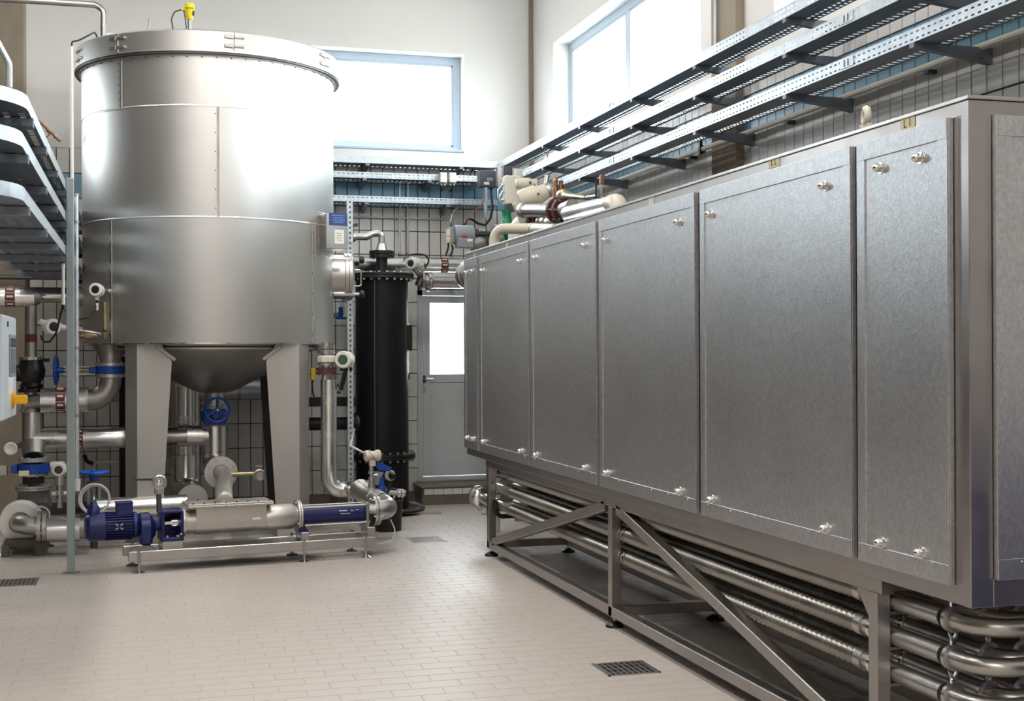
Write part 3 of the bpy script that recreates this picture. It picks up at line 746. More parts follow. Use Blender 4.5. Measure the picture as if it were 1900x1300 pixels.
# ---- handrail conduit along the right wall
rp = [PX(1062, 357, 4.13), PX(1900, 75, 4.13)]
rp[1] = V((4.13, 3.0, (rp[0].z+rp[1].z)/2)); rp[0].z = rp[1].z
rl = thing('wall_conduit', 'slim pale conduit rail along the right wall below the blue tiles', 'conduit', (4.13, 8.0, rp[0].z-.02))
part('pipe', MB().tube([rp[0]+V((0, -.1, 0)), rp[1]], .02, 10), WHITEP, rl)
for y in (4.6, 6.2, 7.8, 9.4, 11.0): part('wall_bracket', MB().obox((4.165, y, rp[0].z-.025), (.035, .02, .012), None, .003), DGREY, rl)
for y in (5.25, 9.15):
    part('clamp', MB().obox((4.115, y, rp[0].z+.06), (.012, .018, .10), None, .004).ring((4.13, y, rp[0].z), Y1, .03, .018, .03, 14), BLACK, rl)
vc = PX(1345, 40, 4.10)
single('pilaster_conduit', 'thin vertical conduit running up the concrete pilaster', 'conduit', MB().cyl((4.11, 8.86, 3.75), (4.11, 8.86, ZC-.002), .012, None, 10).box(4.095, 4.131, 8.84, 8.88, 4.6, 4.62), GALV)
# two thin vertical conduits and one horizontal on the back wall
for px, lab in ((742, 'left one of two thin steel conduits running down the tiled back wall'), (757, 'right one of two thin steel conduits running down the tiled back wall')):
    a = PY(px, 474, YB-.05); b = PY(px, 338, YB-.05)
    c = thing('wall_conduit', lab, 'conduit', a, 'thin conduits on the back wall')
    part('pipe', MB().cyl(a, b, .009, None, 10), STEEL, c)
    for z in (a.z+.02, a.z+.25, a.z+.6): part('clip', MB().box(a.x-.014, a.x+.014, YB-.06, YB-.007, z, z+.02, .002), STEELD, c)
a = PY(640, 402, YB-.03); b = PY(832, 405, YB-.03); b.z = a.z
single('horizontal_conduit', 'thin horizontal conduit on the back wall tiles above the steel pipes', 'conduit', MB().cyl(a, b, .010, None, 10), GALV)
# perforated strut standing beside the black column
s0 = V((1.937, 12.55, 0)); zt = PY(643, 362, 12.55).z
ps = thing('perforated_strut', 'tall perforated galvanised strut standing left of the black column', 'strut', s0)
n = int((zt-.01)/.05)
part('web', MB().holes(s0+V((-.027, 0, .008)), X1, Z1, 1, n, .054, .05, .014, .022), GALV, ps, None, None, 0, False)
part('side_flange', MB().box(s0.x-.029, s0.x-.026, 12.55, 12.59, .008, .008+n*.05).box(s0.x+.026, s0.x+.029, 12.55, 12.59, .008, .008+n*.05), GALV, ps)
part('backing', MB().box(s0.x-.026, s0.x+.026, 12.588, 12.59, .008, .008+n*.05), DARKM, ps)
part('foot_plate', MB().box(s0.x-.06, s0.x+.06, 12.5, 12.64, 0, .008, .001), GALV, ps)
# ================================================================ TANK
TX, TY, TR = .597, 12.286, 1.126
TZ0, TS2, TS1, TL0, TL1 = 1.697, 2.765, 3.70, 4.145, 4.325
def pol(a, r, z): return V((TX+r*math.sin(a), TY-r*math.cos(a), z))      # a=0 faces the viewer, + to the right
tk = thing('storage_tank', 'big round stainless tank with a conical bottom on four legs', 'tank', (TX, TY, 0))
def band(name, z0, z1, r0, r1, lap=.012):
    return part(name, MB().lathe((TX, TY, z0), Z1, [(r0, 0), (r0+.003, lap), (r1+.003, z1-z0-lap), (r1, z1-z0)], 128), TANKM, tk, None, None, 60)
b1 = part('shell_lower', MB().lathe((TX, TY, TZ0), Z1, [(TR-.02, 0), (TR+.001, 0), (TR+.001, TS2-TZ0+.004)], 128), TANKM, tk, None, None, 10)
b2 = part('shell_middle', MB().lathe((TX, TY, TS2-.012), Z1, [(TR-.01, 0), (TR+.007, 0), (TR+.007, .008), (TR+.0035, .016), (TR+.0035, TS1-TS2+.012)], 128), TANKM, tk, None, None, 10)
b3 = part('shell_upper', MB().lathe((TX, TY, TS1-.012), Z1, [(TR-.01, 0), (TR+.009, 0), (TR+.009, .008), (TR+.006, .016), (TR+.006, TL0-TS1+.02)], 128), TANKM, tk, None, None, 10)
def seam(sh, a, z0, z1, r, riv=True):
    mb = MB(); w = .011/r
    pts = [pol(a-w, r+.001, z0), pol(a+w, r+.001, z0), pol(a+w, r+.005, z0), pol(a-w, r+.005, z0)]
    mb.prism(pts, (0, 0, z1-z0)); part('vertical_seam', mb, BRIGHT, sh)
    rv = MB()
    for i in range(6): 
        z = z0+.07+(z1-z0-.14)*i/5; rv.dome(pol(a-.02, r+.003, z), pol(a, 1, 0)-pol(a, 0, 0), .006, .004, 8)
    part('rivets', rv, DARKM, sh, None, 'stuff')
def ang_at(px): 
    # angle on the shell seen at photo column px
    return math.asin(max(-1, min(1, (px-386)/233.0)))+.0485
seam(b3, -ang_at(386+168)+.097, TS1, TL0, TR+.005); seam(b2, ang_at(377), TS2, TS1, TR+.003); seam(b1, -ang_at(386+186)+.097, TZ0+.01, TS2-.012, TR); seam(b1, ang_at(556), TZ0+.01, TS2-.012, TR)
part('bottom_rim', MB().ring((TX, TY, TZ0), Z1, TR+.006, TR-.03, .012, 128), BRIGHT, tk)
part('under_plate', MB().lathe((TX, TY, TZ0+.01), Z1, [(TR-.03, 0), (TR-.03, .01), (.9, .01), (.9, 0)], 64, True), STEELD, tk)
part('cone', MB().lathe((TX+.03, TY-.02, 1.25), Z1, [(.10, 0), (.17, .012), (.22, .035), (.93, .40), (.955, .43), (.955, .47)], 64), STEELD, tk)
part('cone_ring', MB().ring((TX+.03, TY-.02, 1.655), Z1, .962, .94, .016, 64), STEEL, tk)
part('outlet_neck', MB().cyl((TX+.03, TY-.02, 1.10), (TX+.03, TY-.02, 1.27), .085, None, 24), STEELD, tk)
# lid band with flanges
RL = TR+.055
lid = part('lid', MB().lathe((TX, TY, TL0), Z1, [(TR-.03, -.03), (TR+.03, -.03), (TR+.03, -.006), (RL+.012, -.006), (RL+.012, .006), (RL, .01), (RL, TL1-TL0-.012), (RL-.008, TL1-TL0), (.3, TL1-TL0+.02), (0, TL1-TL0+.022)], 128), TANKM, tk, None, None, 10)
part('lid_gasket', MB().ring((TX, TY, TL0-.018), Z1, RL+.008, TR, .012, 128), DARKM, lid)
fb = MB()
for k in range(60):
    p = pol(2*math.pi*k/60, TR+.034, TL0-.045); fb.dome(p, (0, 0, -1), .008, .008, 7)
part('flange_bolts', fb, DARKM, lid, None, 'stuff')
def latch(a):
    n = pol(a, 1, 0)-pol(a, 0, 0); t = Z1.cross(n)
    for z in (TL0+.052, TL0+.128):
        c = pol(a, RL+.006, z)
        m = MB().obox(c-t*.05, (.032, .012, .014), (t, n, Z1), .003).obox(c+t*.045, (.04, .010, .010), (t, n, Z1), .003).cyl(c-t*.02-Z1*.016, c-t*.02+Z1*.016, .012, None, 10)
        m.cyl(c-t*.06, c+t*.06+n*.006, .006, None, 8)
        part('latch', m, STEEL, lid)
    part('joint_strip', MB().obox(pol(a, RL+.002, (TL0+TL1)/2), (.004, .004, (TL1-TL0)/2-.012), (t, n, Z1)), BRIGHT, lid)
for px in (147, 210, 402, 577):
    aa = math.asin(max(-.985, min(.985, (px-384)/244.0)))+.0485; latch(aa)
# legs: folded angle plates, wide faces tapering downwards
def leg(cx, cy, sx, sy):
    """corner edge at cx,cy; wide tapered face runs inward, a narrow side flange folds outward and back"""
    zt = TZ0-.005; d = -sy*.012
    mb = MB().prism([(cx, cy, .012), (cx-sx*.19, cy, .012), (cx-sx*.285, cy, zt-.15), (cx-sx*.20, cy, zt), (cx, cy, zt)], (0, d, 0))
    e = V((cx+sx*.098, cy-sy*.12, 0))
    mb.prism([(cx, cy, .012), (e.x, e.y, .012), (e.x, e.y, zt), (cx, cy, zt)], (-sx*.010, d*.6, 0))
    lg = part('leg', mb, LEGM if sy < 0 else BLACK, tk, None if sy < 0 else 'rear leg with its shade coloured in black')  # black colour stands in for the unlit side of the rear legs
    part('foot_plate', MB().box(min(cx+sx*.10, cx-sx*.2), max(cx+sx*.10, cx-sx*.2), min(cy, cy-sy*.14), max(cy, cy-sy*.14), 0, .012, .002), STEEL, lg)
    u = V((sx*.80, 0, .60)).normalized()
    part('top_gusset', MB().obox((cx-sx*.235, cy+sy*.004, zt-.075), (.10, .012, .016), (u, V((0, 1, 0)), u.cross(V((0, 1, 0)))), .004), LEGM, lg)
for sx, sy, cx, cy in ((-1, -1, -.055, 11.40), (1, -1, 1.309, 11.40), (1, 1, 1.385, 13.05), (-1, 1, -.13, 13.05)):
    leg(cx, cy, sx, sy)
# manway at right
mc = pol(math.pi/2-.06, TR-.05, 0); mz = PY(632, 514, 12.2).z
md = V((1, -.04, 0)).normalized(); mc = V((TX+TR*math.cos(.04), TY-.10, mz))
mwy = part('manway', MB().lathe(mc-md*.12, md, [(.21, 0), (.21, .21), (.225, .215), (.225, .245)], 40), STEEL, tk)
part('manway_door', MB().lathe(mc+md*.13, md, [(.225, 0), (.225, .03), (.20, .05), (0, .07)], 40), STEEL, mwy)
part('manway_seal', MB().ring(mc+md*.128, md, .219, .20, .012, 40), MAROON, mwy)
for dz in (.155, -.165):
    for yy in (-.13, .14):
        q = mc+V((0, yy, dz))
        cl = MB().cyl(q-md*.02, q+md*.17, .026, None, 12, .004).cyl(q+md*.17, q+md*.24, .017, None, 10)
        part('clamp_bolt', cl, BRIGHT, mwy)
        part('star_knob', MB().lathe(q+md*.24, md, [(.018, -.02), (.036, -.01), (.036, .02), (.02, .03)], 10), BLACK, mwy)
h0 = mc+md*.18+V((0, -.12, .06))
part('handle', MB().tube([h0, h0+md*.06, h0+md*.06-Z1*.15, h0-Z1*.15], .007, 8, .02), BRIGHT, mwy)
# connection box with sign
ba = ang_at(576); bn = pol(ba, 1, 0)-pol(ba, 0, 0); bt = Z1.cross(bn)
fr = V((math.cos(.25), -math.sin(.25)*0, 0))
zA, zB = PY(585, 397, 11.6).z, PY(585, 462, 11.6).z
bc = pol(ba-.0, TR+.10, (zA+zB)/2)
t2 = V((.97, .24, 0)).normalized(); n2 = V((.24, -.97, 0)).normalized()
bx = part('connection_box', MB().obox(bc, (.105, .125, (zA-zB)/2), (t2, n2, Z1), .004), STEEL, tk)
sg = part('sign', MB().obox(bc+n2*.127+t2*.01+Z1*.105, (.085, .003, .055), (t2, n2, Z1), .001), BLUES, bx, 'small blue sign')
for i in range(4): part('print_line', MB().obox(bc+n2*.1305+t2*.01+Z1*(.138-.02*i), (.06-.012*(i % 2), .0005, .0035), (t2, n2, Z1)), mk('pale_blue_print', S(120, 140, 190), .5) if i == 0 else bpy.data.materials['pale_blue_print'], sg)
pl = part('paper_label', MB().obox(bc+n2*.1265+t2*.02-Z1*.05, (.045, .001, .062), (t2, n2, Z1)), WPRINT, bx, 'white paper label')
for i in range(4): part('print_line', MB().obox(bc+n2*.128+t2*.02-Z1*(.02+.02*i), (.028-.006*(i % 2), .0004, .0025), (t2, n2, Z1)), GREYP, pl)
cv = MB()
for z in (zA+.02, zB-.055):
    a0, a1 = ba-.10, ba+.16
    for k in range(6):
        p, q = pol(a0+(a1-a0)*k/6, TR+.004, z), pol(a0+(a1-a0)*(k+1)/6, TR+.004, z); cv.cyl(p, q, .005, None, 6)
cv.cyl(pol(ba-.10, TR+.004, zA+.02), pol(ba-.10, TR+.004, zB-.055), .005, None, 6)
part('cover_edge', cv, BRIGHT, tk)
# ---- level sensor on the lid
lz = PY(350, 52, TY-.6); top = V((PY(352, 52, 11.7).x, 11.7, TL1+.018))
zz = lambda py: PY(352, py, 11.7).z
ls = thing('level_sensor', 'yellow level sensor with a cable on top of the tank', 'sensor', (top.x, top.y, TL1+.012))
part('stem', MB().lathe((top.x, top.y, TL1+.012), Z1, [(.03, 0), (.03, .02), (.018, .03), (.018, zz(37)-TL1-.01)], 16), STEEL, ls)
hz = zz(37)
part('housing', MB().lathe((top.x, top.y, hz), Z1, [(.025, 0), (.034, .03), (.036, .09), (.045, .10), (.045, .135), (.03, .145)], 18).cyl((top.x, top.y, hz+.085), (top.x-.07, top.y, hz+.085), .014, None, 10), YELLOW, ls)
part('display', MB().obox((top.x+.034, top.y-.02, hz+.055), (.006, .016, .02), None, .002), DARKM, ls)
c0 = V((top.x-.07, top.y, hz+.085))
part('cable', MB().tube([c0, c0+V((-.06, 0, -.02)), c0+V((-.085, 0, -.09)), V((c0.x-.06, top.y-.02, TL1+.02))], .006, 8, .05), CABLE, ls)
part('cable', MB().tube([c0+V((.02, -.01, 0)), c0+V((.03, -.02, -.07)), V((top.x-.02, top.y-.03, TL1+.05))], .005, 8, .04), CABLE, ls)
# ---- vent pipe entering the lid
v0 = PY(192, 62, 12.0); v1 = PY(192, 10, 12.0); v2 = PY(0, 3, 12.0)
vz = thing('vent_pipe', 'steel vent pipe rising from the tank lid and turning left', 'pipe', (v0.x, v0.y, TL1))
part('pipe', MB().tube([V((v0.x, v0.y, TL1+.005)), v1, v2+V((-1.5, 0, .02))], .028, 14, .09), STEEL, vz)
part('collar', MB().ring((v0.x, v0.y, TL1+.018), Z1, .05, .028, .02, 18), STEEL, vz)
r0 = PY(271, 55, 12.2); r1 = PY(277, 34, 12.2)
single('lid_rod', 'short thin rod standing up from the tank lid', 'rod', MB().cyl((r0.x, 12.2, TL1+.016), r1, .007, .006, 8), STEEL)
# ---- thin pipes running down beside the post
a = PY(133, 86, 11.05); b = PY(134, 330, 11.05); cpt = PY(141, 362, 11.0); e_ = PY(144, 890, 11.0)
cd = thing('drop_conduit', 'slim pale conduit running from the tank lid down behind the grey post', 'conduit', (cpt.x, 11.05, e_.z))
part('upper_pipe', MB().cyl(V((a.x, 11.05, PY(134, 385, 11.05).z)), a, .015, None, 12), WHITEP, cd)
part('lower_pipe', MB().cyl(V((cpt.x, 11.0, e_.z)), V((cpt.x, 11.0, PY(141, 362, 11).z)), .020, None, 12), GALV, cd)
for y_ in (362, 412, 645, 770): 
    q = PY(139, y_, 11.02); part('clip', MB().ring((cpt.x, 11.0, q.z), Z1, .026, .019, .02, 12).obox((cpt.x-.03, 11.0, q.z), (.012, .008, .008), None), STEELD, cd)
part('end_sleeve', MB().cyl((cpt.x, 11.0, e_.z-.09), (cpt.x, 11.0, e_.z+.01), .026, .03, 12), WHITEP, cd)
la = V((a.x, 11.05, a.z)); le = pol(-1.05, RL-.06, TL1+.012)
part('cable', MB().tube([la, la+V((.0, .05, .05)), la+V((.05, .1, .075)), le+V((-.02, -.02, .05)), le], .007, 8, .04), CABLE, cd)
# ================================================================ SHARED FITTINGS
def flange(name, c, axis, ro, ri, h, mat, parent, nb=8, bmat=None, double=True):
    c = V(c); axis = V(axis).normalized(); x, y, _ = frame_of(axis)
    mb = MB()
    if double: mb.ring(c-axis*h*.28, axis, ro, ri, h*.44, 32).ring(c+axis*h*.28, axis, ro, ri, h*.44, 32)
    else: mb.ring(c, axis, ro, ri, h, 32)
    f = part(name, mb, mat, parent)
    b = MB(); r = (ro+ri)/2 if ri > ro*.5 else ro*.82
    for k in range(nb):
        t = 2*math.pi*(k+.5)/nb; q = c+(x*math.cos(t)+y*math.sin(t))*r; s = max(.007, ro*.065)
        b.cyl(q-axis*(h*.5+s*1.1), q+axis*(h*.5+s*1.1), s, None, 6)
    part('bolts', b, bmat or BRIGHT, f, None, 'stuff', 0)
    return f
def label_band(c, axis, r, w, parent, n=7):
    b = part('label_band', MB().ring(c, axis, r+.0025, r-.002, w, 28), BANDM, parent, 'red brown label band with white print')
    x, y, a = frame_of(axis); m = MB(); c = V(c)
    for k in range(n):
        t = 2*math.pi*k/n
        d = x*math.cos(t)+y*math.sin(t); s = -x*math.sin(t)+y*math.cos(t)
        m.obox(c+d*(r+.003), (.0006, r*.10, w*.34), (d, s, a))
        m.obox(c+(x*math.cos(t+.45)+y*math.sin(t+.45))*(r+.003), (.0006, r*.028, w*.46), (x*math.cos(t+.45)+y*math.sin(t+.45), -x*math.sin(t+.45)+y*math.cos(t+.45), a))
    part('band_print', m, WPRINT, b, None, 'stuff', 0)
def handwheel(c, axis, R, mat, parent, spokes=3, spindle=.12):
    c = V(c); a = V(axis).normalized(); x, y, _ = frame_of(a)
    m = MB().torus(c, a, R, R*.11, 32, 8).cyl(c-a*.02, c+a*.018, R*.22, None, 14)
    for k in range(spokes):
        t = 2*math.pi*k/spokes+math.pi/2; m.tube([c+a*.0, c+(x*math.cos(t)+y*math.sin(t))*R], [R*.12, R*.09], 8)
    h = part('handwheel', m, mat, parent)
    part('spindle', MB().cyl(c-a*spindle, c+a*.04, R*.08, None, 10), BRIGHT, h)
    return h
def head(parent, c, axis, r, L, mat, disp=None, gland=None, name='housing'):
    """instrument head: drum with screw covers along axis"""
    c = V(c); a = V(axis).normalized()
    h = part(name, MB().lathe(c, a, [(r*.86, -L/2), (r*.95, -L*.44), (r*.95, -L*.26), (r*.82, -L*.25), (r*.82, L*.20), (r, L*.21), (r, L*.42), (r*.88, L/2), (r*.6, L/2+.001)], 24), mat, parent)
    part('cover_window', MB().lathe(c+a*(L/2), a, [(r*.60, -.002), (r*.58, .0015), (0, .002)], 20), disp or DISPD, h)
    if gland is not None:
        g = V(gland); part('cable_gland', MB().cyl(c, c+g, r*.24, None, 10).cyl(c+g*.8, c+g*1.15, r*.32, None, 6), mat, h)
    return h
def knife_valve(parent, c, axis, r, h, mat, out=None, olen=0.0):
    """slim blue wafer body between flanges"""
    c = V(c); m = MB().ring(c, axis, r, r*.6, h, 28)
    if out is not None: 
        o = V(out).normalized(); m.obox(c+o*(r+olen*.3), (olen*.5, r*.62, h*.42), (o, V(axis).cross(o), V(axis)), .006)
    return part('valve_body', m, mat, parent)

# ================================================================ SCREW PUMP
PO = V((-.041, 9.911, 0)); PU = V((.9906, .1365, 0)); PT = V((-.1365, .9906, 0))
def L(s, t, z): return PO+PU*s+PT*t+Z1*z
AX = (PU, PT, Z1); AT, AZ = .15, .335
sp = thing('screw_pump', 'stainless and navy blue screw pump with hopper on a low steel skid', 'pump', L(.85, .15, 0))
# skid
for t_, nm in ((-.012, 'front'), (.312, 'rear')):
    part('skid_rail', MB().obox(L(.865, t_, .122), (.94, .02, .037), AX, .004), STEEL, sp)
part('skid_tray', MB().obox(L(.76, .15, .148), (.62, .145, .004), AX, .001), STEELD, sp)
for s_ in (.0, .55, 1.23, 1.80): part('skid_crossbar', MB().obox(L(s_, .15, .11), (.02, .145, .025), AX, .003), STEEL, sp)
for s_ in (0, 1.235, 1.73):
    for t_ in (-.04, .345):
        f = part('levelling_foot', MB().lathe(L(s_, t_, 0), Z1, [(.045, 0), (.045, .008), (.02, .018), (.012, .022)], 18), BRIGHT if t_ < 0 else DARKM, sp)
        part('threaded_rod', MB().cyl(L(s_, t_, .02), L(s_, t_, .175), .008, None, 8).cyl(L(s_, t_, .16), L(s_, t_, .175), .014, None, 6).cyl(L(s_, t_, .07), L(s_, t_, .082), .014, None, 6), STEEL, f)
        part('foot_bracket', MB().obox(L(s_, t_+(.014 if t_ < 0 else -.014), .125), (.018, .010, .03), AX, .003), STEEL, f)
# motor
mo = part('motor', MB().lathe(L(-.225, AT, AZ), PU, [(.09, 0), (.09, .19), (.075, .215)], 32), PBLUE, sp)
part('fan_cover', MB().lathe(L(-.365, AT, AZ), PU, [(.03, 0), (.085, .006), (.103, .03), (.105, .14), (.10, .145)], 32), PBLUE, mo)
fins = MB()
for k in range(30):
    a_ = 2*math.pi*k/30; d_ = PT*math.cos(a_)+Z1*math.sin(a_); w_ = Z1*math.cos(a_)-PT*math.sin(a_)
    fins.obox(L(-.125, AT, AZ)+d_*.096, (.095, .0022, .010), (PU, w_, d_))
part('cooling_fins', fins, PBLUE, mo)
tb_ = part('terminal_box', MB().obox(L(-.085, AT-.01, AZ+.125), (.058, .055, .045), AX, .006), PBLUE, mo)
part('box_lid', MB().obox(L(-.085, AT-.01, AZ+.172), (.062, .059, .006), AX, .003), MAROON if False else PBLUE, tb_)
part('fan_bulge', MB().lathe(L(-.30, AT, AZ+.09), Z1, [(.05, 0), (.045, .05), (.03, .07), (.02, .10)], 14), PBLUE, mo)
em = MB(); ec = L(-.13, AT-.109, AZ+.005)
for dx, dz in ((1, 1), (1, -1), (-1, 1), (-1, -1)):
    em.obox(ec+PU*.017*dx+Z1*.014*dz, (.011, .002, .006), ((PU*dx+Z1*dz*.7).normalized(), PT, (Z1*dz-PU*dx*.7).normalized()), .001)
part('emblem', em, GREYP, mo, 'small grey cross shaped emblem')
part('end_shield', MB().lathe(L(-.02, AT, AZ), PU, [(.098, 0), (.098, .02), (.07, .05)], 28), PBLUE, mo)
gb = part('gearbox', MB().lathe(L(.02, AT, AZ-.03), PU, [(.10, 0), (.118, .01), (.118, .075), (.10, .09), (.06, .12)], 30).obox(L(.066, AT, AZ-.075), (.045, .105, .075), AX, .02), PBLUE, sp)
part('oil_plug', MB().obox(L(.065, AT, AZ+.092), (.02, .015, .005), AX, .002), YELLOW, gb)
part('shaft_neck', MB().cyl(L(.11, AT, AZ), L(.19, AT, AZ), .055, None, 20), PBLUE, gb)
# bearing frame with open window
br_ = MB()
for s_ in (.185, .325): br_.obox(L(s_, AT, AZ-.01), (.012, .108, .112), AX, .006)
br_.obox(L(.255, AT, AZ+.093), (.075, .095, .010), AX, .004).obox(L(.255, AT, AZ-.112), (.082, .11, .014), AX, .004).obox(L(.255, AT+.095, AZ-.01), (.07, .008, .10), AX, .002)
bf = part('bearing_frame', br_, PBLUE, sp)
part('shaft', MB().cyl(L(.19, AT, AZ), L(.32, AT, AZ), .024, None, 16).cyl(L(.255, AT, AZ), L(.31, AT, AZ), .046, None, 18), BRIGHT, bf)
part('frame_bolts', MB().cyl(L(.215, AT-.09, AZ-.10), L(.215, AT-.09, AZ-.082), .012, None, 6).cyl(L(.295, AT-.09, AZ-.10), L(.295, AT-.09, AZ-.082), .012, None, 6).cyl(L(.315, AT-.102, AZ-.075), L(.315, AT-.112, AZ-.075), .008, None, 8), BRIGHT, bf, None, 'stuff')
part('pedestal', MB().obox(L(.255, AT, .178), (.077, .10, .035), AX, .004), STEEL, sp)
part('pedestal', MB().obox(L(1.262, AT-.02, .175), (.032, .09, .042), AX, .004), STEEL, sp)
part('pedestal', MB().obox(L(1.80, AT-.02, .175), (.033, .09, .052), AX, .004), STEEL, sp)
part('clamp_bracket', MB().prism([L(1.225, AT-.10, .30), L(1.245, AT-.10, .30), L(1.30, AT-.10, .215), L(1.225, AT-.10, .215)], PT*.2), PBLUE, sp)
# seal housing and hopper trough (rounded bottom, open box top with bolted lid)
part('seal_housing', MB().lathe(L(.337, AT, AZ), PU, [(.105, 0), (.105, .02), (.09, .025), (.09, .10)], 28), PUMPM, sp)
sec = [(-.098, .118)]+[(-.098*math.cos(math.pi*k/12), -.098*math.sin(math.pi*k/12)) for k in range(13)]+[(.098, .118)]
hp_ = part('hopper', MB().prism([L(.43, AT+y_, AZ+z_) for y_, z_ in sec], PU*.535), PUMPM, sp)
part('hopper_lid', MB().obox(L(.685, AT, AZ+.124), (.325, .15, .006), AX, .002).obox(L(.685, AT, AZ+.138), (.322, .147, .006), AX, .002), PUMPM, hp_)
lb = MB()
for i in range(8):
    for t_ in (-.133, .133): lb.cyl(L(.40+.082*i, AT+t_, AZ+.113), L(.40+.082*i, AT+t_, AZ+.153), .008, None, 6)
part('lid_bolts', lb, DARKM, hp_, None, 'stuff', 0)
part('name_plate', MB().obox(L(.885, AT-.0995, AZ+.01), (.032, .001, .009), AX), WPRINT, hp_, 'small white name plate')
part('throat', MB().lathe(L(.965, AT, AZ), PU, [(.09, 0), (.10, .03), (.10, .21), (.085, .235), (.085, .25)], 30), PUMPM, sp)
flange('throat_flange', L(1.232, AT, AZ), PU, .125, .06, .028, PUMPM, sp, 6)
sta = part('stator', MB().lathe(L(1.25, AT, AZ), PU, [(.068, 0), (.068, .51)], 32), PBLUE, sp)
rods = MB()
for k in range(4):
    a_ = math.pi/4+math.pi*k/2
    rods.cyl(L(1.235, AT+.098*math.cos(a_), AZ+.098*math.sin(a_)), L(1.80, AT+.098*math.cos(a_), AZ+.098*math.sin(a_)), .0075, None, 10)
    r_ = part('tie_rod', MB().cyl(L(1.235, AT+.098*math.cos(a_), AZ+.098*math.sin(a_)), L(1.80, AT+.098*math.cos(a_), AZ+.098*math.sin(a_)), .0075, None, 10), BRIGHT, sp)
pm = MB()
q0 = L(1.60, AT-.0665, AZ+.022)
for w_, dz, dx in ((.055, .008, -.02), (.018, .006, .055), (.02, .010, .098), (.065, -.016, .0)):
    pm.obox(q0+PU*dx+Z1*dz, (w_*.6, .002, .0042 if dx < 0 else .0028), AX)
part('white_print', pm, WPRINT, sta, 'two short lines of worn white print')
part('end_plate', MB().obox(L(1.775, AT, AZ-.02), (.012, .105, .11), AX, .006), STEEL, sp)
part('rubber_block', MB().obox(L(1.815, AT, AZ-.06), (.022, .06, .06), AX, .004), BLACK, sp)
flange('outlet_flange', L(1.865, AT, AZ+.008), PU, .118, .05, .05, STEEL, sp, 8)
part('outlet_neck', MB().cyl(L(1.785, AT, AZ+.004), L(1.86, AT, AZ+.006), .062, None, 20), STEEL, sp)
# outlet elbow swings back towards the wall
e0, e1 = L(1.885, AT, AZ+.008), L(1.995, AT, AZ+.012)
oe = thing('outlet_elbow', 'large steel elbow and branch pipe after the blue pump stator', 'pipe', (e1.x, e1.y, .25))
back_end = PY(668, 908, 10.75)
d1 = V((back_end.x, back_end.y, back_end.z))
part('elbow', MB().tube([e0, L(2.0, AT, AZ+.012), L(1.99, AT+.30, AZ+.05)], .080, 24, .10, 9), STEEL, oe)
part('branch_body', MB().tube([L(1.99, AT+.22, AZ+.04), L(1.93, AT+.42, AZ+.085), d1+V((0, .1, 0))], .088, 24, .08), STEEL, oe)
part('seam_ring', MB().ring((L(1.99, AT+.22, AZ+.04)+L(1.93, AT+.42, AZ+.085))/2, L(1.93, AT+.42, AZ+.085)-L(1.99, AT+.22, AZ+.04), .093, .08, .014, 24), BRIGHT, oe)
b_ = L(1.95, AT+.36, AZ+.16)
part('instrument_boss', MB().cyl(b_-Z1*.06, b_+Z1*.03, .028, None, 14), STEELD, oe)
part('hose', MB().tube([L(2.0, AT+.02, AZ-.07), L(2.035, AT, .18), L(2.0, AT-.03, .09), L(1.86, AT-.06, .085)], .006, 8, .06), WCABLE, oe)
# pressure transmitter over the branch
tc_ = PY(691, 845, b_.y)
pt = thing('pressure_transmitter', 'cream pressure transmitter standing over the pump outlet by the black column', 'transmitter', b_+Z1*.03)
head(pt, tc_, PU, .048, .13, CREAM)
part('neck', MB().cyl(tc_-Z1*.035, tc_-Z1*.085, .032, .028, 14), CREAM, pt)
part('valve_block', MB().lathe(b_+Z1*.03, Z1, [(.018, 0), (.018, .02), (.026, .022), (.026, .05), (.016, .052), (.016, .08), (.028, .082), (.028, .10), (.018, .102), (.018, (tc_.z-.085)-b_.z-.03)], 14).cyl(b_+Z1*.10, b_+Z1*.10+PU*.05-PT*.02, .009, None, 8), STEEL, pt)
part('yellow_tip', MB().obox(tc_+V((-.09, 0, .035)), (.02, .008, .008), (V((.8, 0, -.5)).normalized(), Y1, V((.5, 0, .8)).normalized()), .002), WCABLE, pt)
part('cable', MB().tube([tc_+V((-.045, 0, .02)), tc_+V((-.09, 0, .035)), tc_+V((-.17, .1, .08)), V((1.96, 12.45, tc_.z+.12))], .009, 8, .04), WCABLE, pt)
part('tie', MB().ring(tc_, V((1, 0, .55)), .056, .053, .008, 24), STEELD, pt)
# ball valve with blue lever beside it
bv = PY(715, 885, 10.95)
vv = thing('lever_valve', 'ball valve with a blue lever handle behind the pump outlet', 'valve', (bv.x, bv.y, bv.z-.12))
part('body', MB().lathe(bv+V((-.03, 0, -.12)), Z1, [(.02, -.06), (.03, -.04), (.034, 0), (.03, .04), (.018, .06), (.018, .12)], 14), VBLUE, vv)
part('lever', MB().prism([PY(700, 857, bv.y), PY(704, 857, bv.y), PY(727, 867, bv.y), PY(724, 874, bv.y), PY(704, 873, bv.y), PY(698, 866, bv.y)], (0, .02, 0)), VBLUE, vv)
part('plate', MB().prism([PY(697, 874, bv.y), PY(712, 876, bv.y), PY(702, 900, bv.y), PY(690, 900, bv.y)], (0, .012, 0)), GREYP, vv)
g0 = PY(724, 882, 11.0)
gg = thing('round_gauge', 'round cream gauge with a black knob in front of the black column', 'gauge', g0-Z1*.05)
gd = V((.35, -1, 0)).normalized()
part('bezel', MB().lathe(g0, gd, [(.03, -.03), (.044, -.02), (.046, .01), (.04, .02), (.032, .012)], 20), CREAM, gg)
part('knob', MB().lathe(g0+gd*.01, gd, [(.026, 0), (.028, .03), (.02, .05), (0, .055)], 14), BLACK, gg)
